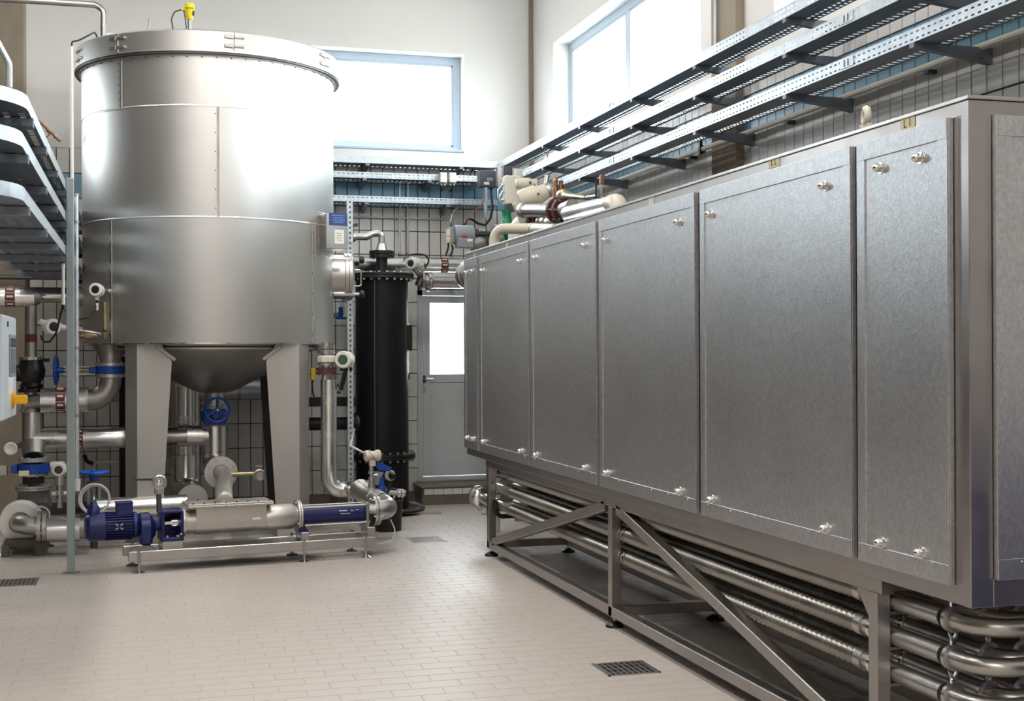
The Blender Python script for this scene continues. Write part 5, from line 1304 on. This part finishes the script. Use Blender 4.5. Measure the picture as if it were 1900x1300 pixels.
# white cable guard and black cables
g1, g2 = PY(117, 489, 10.4), PY(117, 565, 10.4)
cg = thing('cable_guard', 'slim white cable sleeve with black cables beside the grey post', 'cable sleeve', g2)
part('sleeve', MB().cyl((g1.x, 10.4, g2.z), (g1.x, 10.4, g1.z), .012, None, 12).cyl((g1.x, 10.4, g1.z-.03), (g1.x, 10.4, g1.z), .015, None, 12).cyl((g1.x, 10.4, g2.z), (g1.x, 10.4, g2.z+.08), .0145, None, 12), WHITEP, cg)
part('cable', MB().tube([(g1.x, 10.4, g1.z), PY(110, 475, 10.4), PY(101, 462, 10.4), PY(95, 445, 10.4)], .010, 8, .05), CABLE, cg)
part('cable', MB().tube([(g2.x, 10.4, g2.z), PY(112, 585, 10.5), PY(104, 618, 10.9), PY(92, 634, 11.3), PY(79, 634, 11.5), PY(76, 622, 11.5)], .009, 8, .08), CABLE, cg)
part('cable', MB().tube([(g2.x, 10.4, g2.z), PY(120, 575, 10.4), PY(126, 583, 10.3)], .008, 8, .03), CABLE, cg)
# copper gas cock high at left
k0 = PY(80, 232, 12.2); k1 = PY(112, 262, 12.2)
cc = thing('copper_cock', 'small copper pipe and brass cock against the white wall at upper left', 'valve', (k0+k1)/2)
dd_ = (k1-k0).normalized()
part('pipe', MB().tube([k0-dd_*.1, k1], .012, 10), COPPER, cc)
part('body', MB().cyl(k0+dd_*.05, k0+dd_*.09, .022, None, 8).cyl(k0+dd_*.13, k0+dd_*.16, .018, None, 8).cyl(k1-dd_*.03, k1, .016, .01, 8), BRASS, cc)
part('lever', MB().obox(k0+dd_*.09+V((-.03, -.01, -.04)), (.035, .006, .006), (V((.7, 0, .7)), Y1, V((-.7, 0, .7))), .001), RED, cc)
part('wall_stub', MB().cyl(k0-dd_*.08, (k0-dd_*.08)+V((0, YB-12.2-.01, 0)), .012, None, 8), COPPER, cc)
# --- lower left macerator pump
YM = 11.3
zm = lambda py, px=58: PY(px, py, YM).z
xm = lambda px, py=870: PY(px, py, YM).x
kv2 = thing('blue_slide_valve', 'blue slide valve with a pale tag above the macerator at lower left', 'valve', (xm(60), YM, zm(895)))
xq = xm(62)
part('cone_top', MB().cyl((xq, YM+.0, zm(845)), (xq-.005, YM+.05, zm(822)), .085, .10, 22), STEELD, kv2)
flange('upper_flange', (xq, YM, zm(852)), Z1, .118, .06, .03, PUMPM, kv2, 8, None, False)
knife_valve(kv2, (xq, YM, zm(868)), Z1, .128, .075, VBLUE, (-1, 0, 0), .05)
flange('lower_flange', (xq, YM, zm(880)), Z1, .112, .06, .02, STEELD, kv2, 8, None, False)
part('tag', MB().obox((xm(47), YM-.135, zm(875)), (.040, .004, .022), None, .002), TAPE, kv2, 'pale yellowish tag')
part('slide_box', MB().box(xq-.75, xq-.2, YM-.03, YM+.03, zm(880), zm(862), .003), STEELD, kv2)
ms = thing('macerator', 'grey macerator pump with a pale round cover at the lower left edge', 'pump', (xm(50), YM, 0))
part('black_spool', MB().cyl((xq, YM, zm(897)), (xq, YM, zm(883)), .085, None, 22), RUBBER, ms)
flange('top_flange', (xq, YM, zm(904)), Z1, .14, .06, .035, PUMPM, ms, 8)
part('casing', MB().lathe((xq, YM, zm(938)), Z1, [(.15, 0), (.13, .04), (.12, .10), (.13, zm(908)-zm(938))], 24).obox((xq-.01, YM+.02, zm(950)), (.14, .16, .12), None, .03), CAST, ms)
vc_ = V((xm(42), YM-.22, zm(962)))
part('volute_cover', MB().lathe(vc_, (0, -1, 0), [(.165, -.10), (.165, 0), (.155, .015), (.085, .02), (.08, 0)], 36).torus(vc_+V((.01, .02, .01)), (0, 1, 0), .15, .02, 32, 8), WHITEP, ms)
part('pipe_elbow', MB().tube([vc_+V((0, .05, 0)), vc_+V((0, -.12, .0)), V((xm(80, 968), YM-.34, zm(968)))], .072, 20, .09, 8), STEEL, ms)
fx = xm(84, 968)
flange('pipe_flange', (fx, YM-.34, zm(968)), X1, .125, .05, .07, STEEL, ms, 8)
part('base', MB().box(xm(14), xm(86), YM-.28, YM+.22, zm(1006), zm(990), .008).prism([(xm(10), YM-.33, zm(1000)), (xm(24), YM-.33, zm(1000)), (xm(22), YM-.33, zm(1030)), (xm(10), YM-.33, zm(1030))], (0, .06, 0)).prism([(xm(70), YM-.33, zm(985)), (xm(99), YM-.33, zm(990)), (xm(88), YM-.33, zm(1028)), (xm(72), YM-.33, zm(1028))], (0, .10, 0)), CAST, ms)
for px in (10, 82):
    part('foot', MB().lathe((xm(px), YM-.27, 0), Z1, [(.055, 0), (.055, .008), (.02, .02), (.012, .03), (.012, .12)], 18), BRIGHT, ms, 'bright round foot')
part('foot', MB().lathe((xm(20), YM+.2, 0), Z1, [(.055, 0), (.055, .008), (.02, .02), (.012, .03), (.012, .12)], 18), DARKM, ms)
part('foot', MB().lathe((xm(85), YM+.2, 0), Z1, [(.055, 0), (.055, .008), (.02, .02), (.012, .03), (.012, .12)], 18), DARKM, ms)
part('clear_hose', MB().tube([(xm(66), YM-.36, zm(950)), (xm(66), YM-.36, zm(935)), (xm(82), YM-.36, zm(930)), (xm(97), YM-.36, zm(938)), (xm(97), YM-.36, zm(962))], .006, 8, .06), WCABLE, ms)
sp2 = thing('suction_pipe', 'clad suction pipe running from the macerator behind the blue motor', 'pipe', (xm(130), YM-.34, zm(998)))
part('cladding', MB().cyl((fx+.04, YM-.34, zm(973)), (xm(152, 973), YM-.34, zm(973)), .105, None, 26), CLAD, sp2)
part('inner_pipe', MB().cyl((xm(150, 973), YM-.34, zm(973)), (xm(178, 973), YM-.34, zm(973)), .085, None, 22), STEELD, sp2)
part('rear_cladding', MB().cyl((xm(178, 950), YM-.10, zm(945)), (xm(345, 950), YM-.0, zm(945)), .085, None, 22), CLAD, sp2)
part('floor_support', MB().box(xm(140)-.02, xm(140)+.02, YM-.36, YM-.32, 0, zm(985), .003), STEELD, sp2)
# transmitter on the suction pipe, with hoses
t2c = PY(111, 870, YM-.3)
t3 = thing('suction_transmitter', 'white transmitter on a valve spindle just left of the grey post', 'transmitter', (t2c.x, YM-.3, zm(940)))
head(t3, t2c, V((-.1, -1, 0)), .056, .13, WHITEP, DISPD)
part('top_box', MB().obox(t2c+V((-.02, .04, .035)), (.055, .03, .022), None, .006), WHITEP, t3)
part('neck', MB().lathe((t2c.x, YM-.3, PY(111, 942, YM-.3).z), Z1, [(.022, 0), (.022, .05), (.03, .052), (.03, .07), (.016, .075), (.016, .11), (.034, .112), (.034, .14), (.018, .142), (.018, .18), (.035, .185), (.035, .25), (.03, t2c.z-PY(111, 942, YM-.3).z-.03)], 14), STEEL, t3)
part('side_cock', MB().cyl((t2c.x-.06, YM-.3, PY(111, 915, YM-.3).z), (t2c.x+.06, YM-.3, PY(111, 915, YM-.3).z), .016, None, 8), WHITEP, t3)
ch = PY(175, 925, 10.95)
ck = thing('clear_hose_coil', 'coil of clear hose hanging below the drop conduit', 'hose', ch-Z1*.13)
part('coil', MB().torus(ch, (.15, -1, 0), .118, .009, 40, 8).torus(ch+V((.006, .02, -.006)), (.2, -1, .05), .110, .009, 40, 8), WCABLE, ck)
part('clip', MB().obox(PY(145, 930, 10.98), (.024, .02, .05), None, .006), DARKM, ck)
# blue handwheel valve on spindle behind motor
bw = PY(174, 876, 11.3)
hv = thing('floor_hand_wheel_valve', 'bright blue level hand wheel on a yoke behind the navy motor', 'valve', (bw.x, 11.3, PY(174, 940, 11.3).z))
handwheel(bw, Z1, .115, mk('bright_blue_enamel', S(24, 100, 200), .35, var=.05), hv, 4, .30)
part('hub_sleeve', MB().cyl(bw-Z1*.07, bw, .035, .045, 14), VBLUE, hv)
zb_ = PY(174, 938, 11.3).z
part('yoke', MB().box(bw.x-.055, bw.x-.03, 11.285, 11.315, zb_, bw.z-.075, .003).box(bw.x+.03, bw.x+.055, 11.285, 11.315, zb_, bw.z-.075, .003).box(bw.x-.055, bw.x+.055, 11.285, 11.315, bw.z-.09, bw.z-.075, .003), GREYP, hv)
part('bonnet', MB().lathe((bw.x, 11.3, zb_-.16), Z1, [(.07, 0), (.06, .06), (.05, .10), (.06, .12), (.05, .17)], 18), VBLUE, hv)
part('body', MB().cyl((bw.x, 11.3, .14), (bw.x, 11.3, zb_-.14), .09, None, 20).cyl((bw.x, 11.3, 0), (bw.x, 11.3, .15), .03, None, 12), DARKM, hv)
# small white bleed valve at far left
wv = PY(20, 832, 11.7)
bl_ = thing('bleed_valve', 'small white faced bleed valve at the left edge under the clad branch', 'valve', wv-Z1*.05)
part('face', MB().lathe(wv, (0.1, -1, 0), [(.03, -.04), (.055, -.01), (.055, .015), (.045, .02), (.02, .012), (0, .012)], 20), WHITEP, bl_)
part('stem', MB().cyl(wv+V((.02, .02, 0)), V((xv-.05, YA-.05, wv.z+.03)), .022, None, 10), DARKM, bl_)
# --- control cabinet at the left edge
xc = -.72
cbn = thing('control_cabinet', 'light grey control cabinet with an orange yellow rotary handle at the left edge', 'cabinet', (-.9, 7.7, 1.25))
part('body', MB().box(-1.10, xc-.03, 7.33, 8.10, 1.255, 1.815, .006), CABM, cbn)
dr = part('door', MB().box(xc-.028, xc, 7.37, 8.10, 1.250, 1.820, .008), CABM, cbn)
def onx(px, py): return PX(px, py, xc)
a, b = onx(16.5, 620), onx(28, 697)
fr_ = part('display_frame', MB().box(xc, xc+.006, a.y, b.y, b.z, a.z, .003), GREYP, dr)
part('screen', MB().box(xc+.005, xc+.008, a.y+.03, b.y-.03, b.z+.02, a.z-.08, .001), mk('grey_screen', S(128, 134, 144), .2), fr_)
part('screen_header', MB().box(xc+.005, xc+.008, a.y+.03, b.y-.03, a.z-.07, a.z-.02, .001), DISPD, fr_)
a, b = onx(15, 700), onx(24, 729); part('paper_label', MB().box(xc, xc+.002, a.y, b.y, b.z, a.z), WPRINT, dr)
a, b = onx(13, 596), onx(15.5, 606); part('vent_slot', MB().box(xc, xc+.003, a.y, b.y, b.z, a.z), DGREY, dr)
a = onx(22, 741)
hd_ = part('rotary_handle', MB().cyl(a, a+X1*.012, .05, None, 20), ORANGE, dr, 'orange yellow rotary handle')
part('grip', MB().obox(a+X1*.045, (.038, .032, .026), None, .008), ORANGE, hd_)
part('stand', MB().box(-.98, -.92, 7.68, 7.74, .008, 1.256, .003).box(-1.06, -.84, 7.6, 7.82, 0, .01, .002), STEELD, cbn)
# ================================================================ EQUIPMENT BETWEEN CABINET AND BACK CORNER
def strut_post(name, lab, px, y0, y1, Y, w=.045):
    a, b = PY(px, y1, Y), PY(px, y0, Y)
    return single(name, lab, 'post', MB().box(a.x-w/2, a.x+w/2, Y-w/2, Y+w/2, a.z, b.z, .003), GALV)
# two white boxes clipped to the middle back tray
for i, (px, w_) in enumerate(((822, 'left'), (839, 'right'))):
    c = PY(px, 330, 13.49); t = thing('junction_box', f'{w_} one of two small white junction boxes on the middle back wall tray', 'box', c-Z1*.055, 'white junction boxes')
    part('body', MB().obox(c, (.038, .035, .055), None, .006), WHITEP, t); part('cover', MB().obox(c+V((0, -.037, 0)), (.036, .004, .052), None, .003), WHITEP, t)
    for k in (-1, 1): part('cable_gland', MB().cyl(c+V((.018*k, 0, -.055)), c+V((.018*k, 0, -.08)), .010, None, 8), WHITEP, t)
    part('cable', MB().tube([c+V((0, 0, -.075)), c+V((.0, .0, -.12)), c+V((.0, .1, -.13))], .008, 6, .02), CABLE, t)
# dark box on a post
c = PY(903, 333, 13.2)
db = thing('dark_switch_box', 'dark grey switch box with two pale labels near the room corner', 'box', c-Z1*.1)
part('body', MB().obox(c, (.088, .06, .088), None, .006), DGREY, db); part('lid', MB().obox(c+V((0, -.062, 0)), (.084, .006, .084), None, .004), DGREY, db)
part('grey_label', MB().obox(c+V((.018, -.069, -.005)), (.034, .001, .017), None), GREYP, db); part('white_label', MB().obox(c+V((-.018, -.069, -.048)), (.028, .001, .014), None), WPRINT, db)
part('support', MB().box(c.x-.035, c.x-.005, 13.15, 13.20, PY(897, 405, 13.2).z, c.z-.085, .002).box(c.x-.02, c.x+.02, 13.2, YB-.01, c.z-.02, c.z+.02), GALV, db)
part('cable', MB().tube([c+V((.045, 0, -.085)), PY(914, 385, 13.1), PY(910, 405, 13.0), PY(900, 418, 12.9), PY(886, 414, 12.8), PY(876, 407, 12.75), PY(866, 406, 12.7), PY(861, 416, 12.6)], .013, 8, .06), CABLE, db)
part('red_cable', MB().tube([c+V((-.03, -.02, -.085)), PY(899, 372, 13.0), PY(890, 384, 12.9), PY(878, 393, 12.8), PY(870, 402, 12.7), PY(866, 416, 12.6)], .005, 6, .04), mk('red_cable', S(150, 50, 56), .5), db)
# grey actuator drum
YG = 12.45
ga, gb_ = PY(841, 436, YG), PY(883, 437, YG)
ac = thing('grey_actuator', 'grey drum actuator with a red badge above the far end of the cabinet', 'actuator', ((ga+gb_)/2)-Z1*.12)
dg = V((1, -.05, 0)).normalized()
part('drum', MB().lathe(ga, dg, [(.07, 0), (.098, .01), (.10, .03), (.10, .18), (.094, .20)], 28), GREYP, ac)
part('end_box', MB().obox(ga+V((-.02, 0, 0)), (.02, .06, .08), None, .008), GREYP, ac)
part('side_box', MB().obox(ga+dg*.10+V((0, -.05, -.085)), (.085, .06, .048), None, .01), GREYP, ac)
part('red_badge', MB().obox(ga+dg*.09+V((0, -.097, -.02)), (.025, .003, .009), None), RED, ac); part('white_badge', MB().obox(ga+dg*.14+V((0, -.112, -.058)), (.027, .002, .013), None), WPRINT, ac)
part('connector', MB().obox(ga+V((-.055, -.01, .02)), (.018, .03, .035), None, .004).obox(ga+V((-.05, -.01, -.05)), (.02, .03, .03), None, .004), WHITEP, ac)
part('yellow_label', MB().obox(ga+V((-.045, -.042, -.055)), (.018, .002, .011), None), YELLOW, ac)
part('arm', MB().obox(gb_+V((.09, 0, .02)), (.10, .04, .022), None, .01).cyl(gb_+V((-.02, .0, .02)), gb_+V((.02, 0, .02)), .05, None, 16), DGREY, ac)
part('gear_case', MB().lathe(gb_+V((.0, .02, -.08)), X1, [(.05, -.06), (.085, -.03), (.09, .05), (.07, .10)], 22), STEELD, ac)
part('valve_disc', MB().cyl(gb_+V((.13, .02, -.07)), gb_+V((.17, .02, -.07)), .10, None, 24), BLACK, ac)
part('mount', MB().cyl(gb_+V((.09, .02, .03)), PY(900, 432, YG)+V((0, .02, .04)), .03, None, 12), STEELD, ac)
part('cable', MB().tube([ga+V((-.05, 0, -.08)), PY(832, 458, YG), PY(827, 474, YG)], .010, 8, .04), CABLE, ac)
part('cable', MB().tube([ga+V((-.02, 0, -.10)), PY(841, 458, YG), PY(838, 470, YG), PY(833, 475, YG)], .010, 8, .04), CABLE, ac)
part('cable', MB().tube([ga+V((-.02, 0, .06)), PY(836, 415, YG), PY(840, 398, 12.8), PY(850, 384, 13.2), PY(853, 380, 13.5)], .012, 8, .06), CABLE, ac)
# support pipe standing under the actuator
single('actuator_stand', 'steel stand pipe carrying the grey actuator', 'post', MB().cyl((gb_.x+.15, YG+.04, 0), (gb_.x+.15, YG+.04, gb_.z-.16), .04, None, 14).cyl((gb_.x+.15, YG+.04, 0), (gb_.x+.15, YG+.04, .012), .09, None, 20), STEELD)
# tall white positioner box with green valve under it
YP = 12.2
a, b = PY(938, 326, YP), PY(962, 381, YP)
wb_ = thing('white_positioner', 'tall white positioner box on a green valve behind the cabinet', 'positioner', ((a+b)/2))
zc = (a.z+b.z)/2
part('body', MB().obox(((a.x+b.x)/2, YP, zc), ((b.x-a.x)/2+.02, .05, (a.z-b.z)/2), None, .012), WHITEP, wb_)
part('top_block', MB().obox((a.x+.03, YP+.05, a.z+.045), (.045, .04, .05), None, .005), DGREY, wb_); part('corner_block', MB().obox((b.x+.02, YP+.06, a.z+.03), (.035, .03, .045), None, .005), WHITEP, wb_)
for k in range(3):
    q = V((a.x-.03, YP-.01, a.z-.09-.075*k)); g = part('air_fitting', MB().sphere(q, .018, 10, 6).cyl(q, q+V((.03, 0, 0)), .012, None, 8), BRIGHT, wb_)
part('air_hose', MB().tube([(a.x-.03, YP-.01, a.z-.09), (a.x-.085, YP-.02, a.z-.14), (a.x-.085, YP-.02, a.z-.22), (a.x-.02, YP, a.z-.30)], .006, 6, .04).tube([(a.x-.03, YP-.01, a.z-.16), (a.x-.07, YP-.02, a.z-.20), (a.x-.04, YP, a.z-.28)], .006, 6, .03), GALV, wb_)
part('yoke', MB().cyl(((a.x+b.x)/2-.02, YP, b.z+.01), ((a.x+b.x)/2-.02, YP, PY(945, 392, YP).z), .06, None, 16), DGREY, wb_)
gq = PY(940, 405, YP)
gv = thing('green_valve', 'bright green control valve body partly behind a cream pipe', 'valve', gq-Z1*.25)
part('bonnet', MB().lathe((gq.x, YP, PY(940, 415, YP).z), Z1, [(.065, 0), (.05, .04), (.042, .10), (.055, .13)], 18), GREEN, gv)
part('body', MB().lathe((gq.x+.05, YP, PY(940, 450, YP).z), Z1, [(.02, -.02), (.08, .02), (.11, .08), (.07, .14), (.06, .2)], 20), GREEN, gv)
part('flange', MB().cyl((gq.x-.13, YP+.02, PY(940, 440, YP).z), (gq.x-.09, YP+.02, PY(940, 440, YP).z), .125, None, 26).cyl((gq.x-.1, YP+.02, PY(940, 440, YP).z), (gq.x+.30, YP+.02, PY(940, 440, YP).z), .06, None, 18), STEELD, gv)
# cream pipe arching out of the cabinet top
YC2 = 11.2
cpts = [PY(917, 480, YC2), PY(917, 424, YC2), PY(990, 424, 10.9), PY(1030, 426, 10.4)]
cr_ = thing('cream_pipe', 'cream painted pipe bending over behind the cabinet top edge', 'pipe', (cpts[0].x, YC2, cpts[0].z))
part('pipe', MB().tube(cpts, .047, 18, .11, 8), CREAM, cr_)
part('collar', MB().ring(cpts[2], cpts[3]-cpts[2], .055, .045, .03, 18), BRASS, cr_)
part('riser', MB().cyl((cpts[0].x, YC2, 0), (cpts[0].x, YC2, cpts[0].z+.02), .045, None, 14), CREAM, cr_)
# clad pipe dome behind and flanged steel run
dm = PY(962, 415, 11.9)
w1_ = thing('white_clad_elbow', 'white jacketed elbow with a flanged coupling above the cabinet', 'pipe', dm-Z1*.1)
part('jacket', MB().tube([PY(962, 470, 11.9), PY(962, 412, 11.9), PY(985, 412, 11.8)], .10, 22, .12, 8), WHITEP, w1_)
part('support_leg', MB().cyl((dm.x, 11.9, 0), (dm.x, 11.9, 2.55), .05, None, 12), STEELD, w1_)
part('coupling', MB().lathe(PY(980, 412, 11.8), X1, [(.06, 0), (.09, .01), (.09, .03), (.06, .035), (.06, .07), (.09, .075), (.09, .095), (.05, .1), (.05, .22)], 22), MAROON, w1_)
cpl = PY(1010, 412, 11.4)
part('outlet_pipe', MB().cyl(PY(1000, 412, 11.8), PY(1045, 414, 11.2), .062, None, 18), STEEL, w1_)
for px in (1008, 1018, 1028): q = PY(px, 414, 11.45); part('clamp_ring', MB().ring(q, PY(1045, 414, 11.2)-PY(1000, 412, 11.8), .078, .06, .025, 20), BRIGHT, w1_)
# cream motor actuators
def motor_head(lab, px, py, Y, axis, r, Ln, grp=None):
    c = PY(px, py, Y); a = V(axis).normalized()
    t = thing('cream_actuator', lab, 'actuator', c-Z1*r)
    part('cover', MB().lathe(c-a*Ln/2, a, [(r*.5, -.012), (r*.88, 0), (r, .02), (r, Ln*.60), (r*1.02, Ln*.61)], 24), CREAM, t)
    part('case', MB().lathe(c+a*Ln*.11, a, [(r*1.02, 0), (r*1.02, Ln*.12), (r*.8, Ln*.13), (r*.8, Ln*.4)], 24), CREAM, t)
    x, y, _ = frame_of(a); b = MB()
    for k in range(6):
        s_ = 2*math.pi*k/6; q = c+a*Ln*.12+(x*math.cos(s_)+y*math.sin(s_))*r; b.cyl(q, q+a*.02, .012, None, 8)
    part('cover_bolts', b, DARKM, t, None, 'stuff')
    return t, c, a
t, c, a = motor_head('upper cream actuator head next to the white positioner', 977, 340, 12.0, (1, -.3, .0), .055, .20)
part('side_cap', MB().cyl(c+V((-.03, -.0, -.05)), c+V((-.03, 0, -.30)), .03, None, 12).cyl(c+V((-.03, 0, -.10)), c+V((-.03, 0, -.14)), .045, None, 14).cyl(c+V((-.03, 0, -.2)), c+V((-.03, 0, -.235)), .042, None, 14), CREAM, t)
t, c, a = motor_head('large cream actuator tilted up behind the cabinet edge', 990, 365, 11.6, (.95, -.25, .36), .105, .27)
part('pivot_arm', MB().obox(c-a*.15-Z1*.10, (.02, .03, .10), (V((.9, 0, .4)).normalized(), Y1, V((-.4, 0, .9)).normalized()), .006), CREAM, t)
part('gear_end', MB().lathe(c+a*.14, a, [(.08, 0), (.085, .04), (.06, .09), (.03, .10)], 18), STEELD, t)
part('cable_gland', MB().cyl(c+a*.12+Z1*.05, c+a*.12+V((.02, 0, .16)), .022, None, 10), STEEL, t)
# horizontal steel body under the actuator and maroon flange
h0, h1 = PY(968, 390, 11.5), PY(1028, 390, 11.0)
hs_ = thing('valve_manifold', 'dull steel valve manifold with a maroon flange above the cabinet edge', 'valve', (h0+h1)/2-Z1*.08)
dh = (h1-h0).normalized()
part('body', MB().lathe(h0, dh, [(.05, 0), (.075, .02), (.075, .06), (.062, .07), (.062, (h1-h0).length)], 22), STEELD, hs_)
m0 = PY(1036, 390, 10.7)
part('maroon_flange', MB().lathe(m0-dh*.05, dh, [(.06, 0), (.11, .01), (.11, .04), (.07, .05), (.07, .08), (.105, .085), (.105, .12), (.06, .13)], 26), MAROON, hs_)
part('end_pipe', MB().cyl(m0+dh*.06, PY(1062, 382, 10.2), .062, .058, 18), STEELD, hs_)
mbz = MB()
for k in range(6):
    s_ = 2*math.pi*k/6; x, y, _ = frame_of(dh); q = m0+(x*math.cos(s_)+y*math.sin(s_))*.092; mbz.cyl(q-dh*.06, q+dh*.09, .010, None, 8)
part('flange_bolts', mbz, STEEL, hs_, None, 'stuff')
wp = thing('white_sloping_pipe', 'short white pipe sloping up behind the maroon flange', 'pipe', PY(1020, 385, 11.3)-Z1*.1)
part('pipe', MB().cyl(PY(1008, 388, 11.5), PY(1040, 366, 11.3), .05, None, 16), WHITEP, wp)
# copper/brown stems and brass valve
for px, y0, y1, lab in ((1031, 331, 372, 'taller rust brown valve stem rising above the cabinet'), (1041, 335, 352, 'shorter rust brown valve stem beside the taller one')):
    p_, q_ = PY(px, y1, 11.0), PY(px-.5, y0, 11.0)
    s_ = thing('brown_stem', lab, 'valve stem', p_)
    part('stem', MB().lathe(p_, q_-p_, [(.026, 0), (.028, (q_-p_).length*.55), (.02, (q_-p_).length*.6), (.02, (q_-p_).length*.85), (.026, (q_-p_).length*.88), (.018, (q_-p_).length)], 12), COPPER, s_)
    part('white_sleeve', MB().cyl(p_-Z1*.10, p_, .024, .026, 12), WHITEP, s_)
bb0, bb1 = PY(1044, 362, 10.9), PY(1090, 367, 10.2)
bvv = thing('bronze_valve', 'dull bronze angle valve tapering right above the cabinet', 'valve', bb0-Z1*.06)
dbv = (bb1-bb0).normalized()
part('body', MB().lathe(bb0-dbv*.05, dbv, [(.03, 0), (.055, .03), (.06, .10), (.04, .13), (.045, .2), (.03, .24), (.018, (bb1-bb0).length)], 18), BRASS, bvv)
part('packing', MB().cyl(bb0-Z1*.02, bb0-Z1*.14, .035, .045, 12), BRASS, bvv)
# black rod continuing
single('dark_link_rod', 'thin dark rod continuing right from the bronze valve', 'rod', MB().tube([bb1-dbv*.02, PY(1112, 363, 9.6)], .02, 8), DARKM)
# small steel needle valve near the pipe end
nv0 = PY(1117, 366, 9.3); nv1 = PY(1117, 333, 9.3)
nv = thing('needle_valve', 'slim needle valve with a rusty top above the clad pipe end', 'valve', nv0-Z1*.05)
part('body', MB().lathe(nv0-Z1*.06, Z1, [(.012, 0), (.024, .02), (.024, .05), (.012, .06), (.012, nv1.z-nv0.z)], 12).obox(nv0+V((0, 0, .02)), (.04, .012, .012), None, .003), STEELD, nv)
part('rusty_top', MB().obox(nv1, (.017, .017, .035), None, .005), COPPER, nv)
part('black_rod', MB().cyl(nv0+V((-.05, 0, -.02)), nv1+V((-.045, 0, .03)), .007, None, 8), CABLE, nv)
# clad pipe with pale capped elbow dropping to the cabinet
e0_, e1_ = PY(1074, 392, 9.6), PY(1135, 378, 8.9)
ce = thing('clad_end_elbow', 'shiny clad pipe with a pale segmented elbow turning down into the cabinet', 'pipe', e1_-Z1*.2)
dce = (e1_-e0_).normalized()
part('cladding', MB().cyl(e0_-dce*.25, e1_, .062, None, 22), CLAD, ce)
part('elbow', MB().tube([e1_-dce*.02, e1_+dce*.16, e1_+dce*.17-Z1*.26], .068, 22, .09, 4), CREAM, ce)
part('seam_ring', MB().ring(e1_, dce, .071, .06, .012, 22), BRIGHT, ce)
part('drop_pipe', MB().cyl(e0_-dce*.22, V((e0_-dce*.22).xy.to_3d())+Z1*2.43, .04, None, 14), STEEL, ce)
wq = PY(1065, 402, 10.0)
single('wrapped_fitting', 'cream wrapped pipe fitting low behind the cabinet edge', 'fitting', MB().lathe((wq.x, wq.y, 2.434), Z1, [(.05, 0), (.05, wq.z-2.434-.12), (.09, wq.z-2.434-.12), (.10, wq.z-2.434-.08), (.08, wq.z-2.434-.05), (.085, wq.z-2.434-.01), (.06, wq.z-2.434+.03), (.03, wq.z-2.434+.05)], 18), CREAM)
# blue machine housing at the right wall beside the viewer (seen mirrored in the cabinet end)
bmz = thing('blue_machine', 'dark blue machine housing by the right wall, mirrored in the cabinet end', 'machine', (3.75, 1.6, 0))
part('housing', MB().box(3.42, 4.12, .7, 2.6, .10, 1.20, .03), PBLUE, bmz)
part('plinth', MB().box(3.46, 4.10, .74, 2.56, 0, .10, .005), DARKM, bmz)
part('service_panel', MB().box(3.40, 3.425, .85, 1.55, .2, 1.1, .006).box(3.40, 3.425, 1.7, 2.45, .2, 1.1, .006), VBLUE, bmz)
# loose thin cables hanging from the trays
single('thin_tray_cable', 'thin pale cable looping below the topmost right wall tray', 'cable', MB().tube([(XT+.06, 12.1, 3.62), (XT+.02, 12.1, 3.50), (XT+.08, 12.15, 3.42), (XT+.15, 12.3, 3.62)], .005, 6, .04), WCABLE)
single('box_feed_cable', 'thin dark cable dropping from the top back tray to the middle tray', 'cable', MB().tube([PY(883, 308, 13.7), PY(876, 316, 13.66), PY(871, 328, 13.62)], .007, 6, .04), CABLE)
# blue pump peeking out behind manway, on the wall
bp0 = PY(633, 588, 13.0)
single('blue_wall_valve', 'small blue valve glimpsed below the tank manway', 'valve', MB().obox(bp0-Z1*.01, (.05, .03, .012), None, .003).cyl(bp0, bp0+Z1*.10, .025, None, 10).obox(bp0+V((0, .4, .03)), (.02, .42, .02), None), VBLUE)
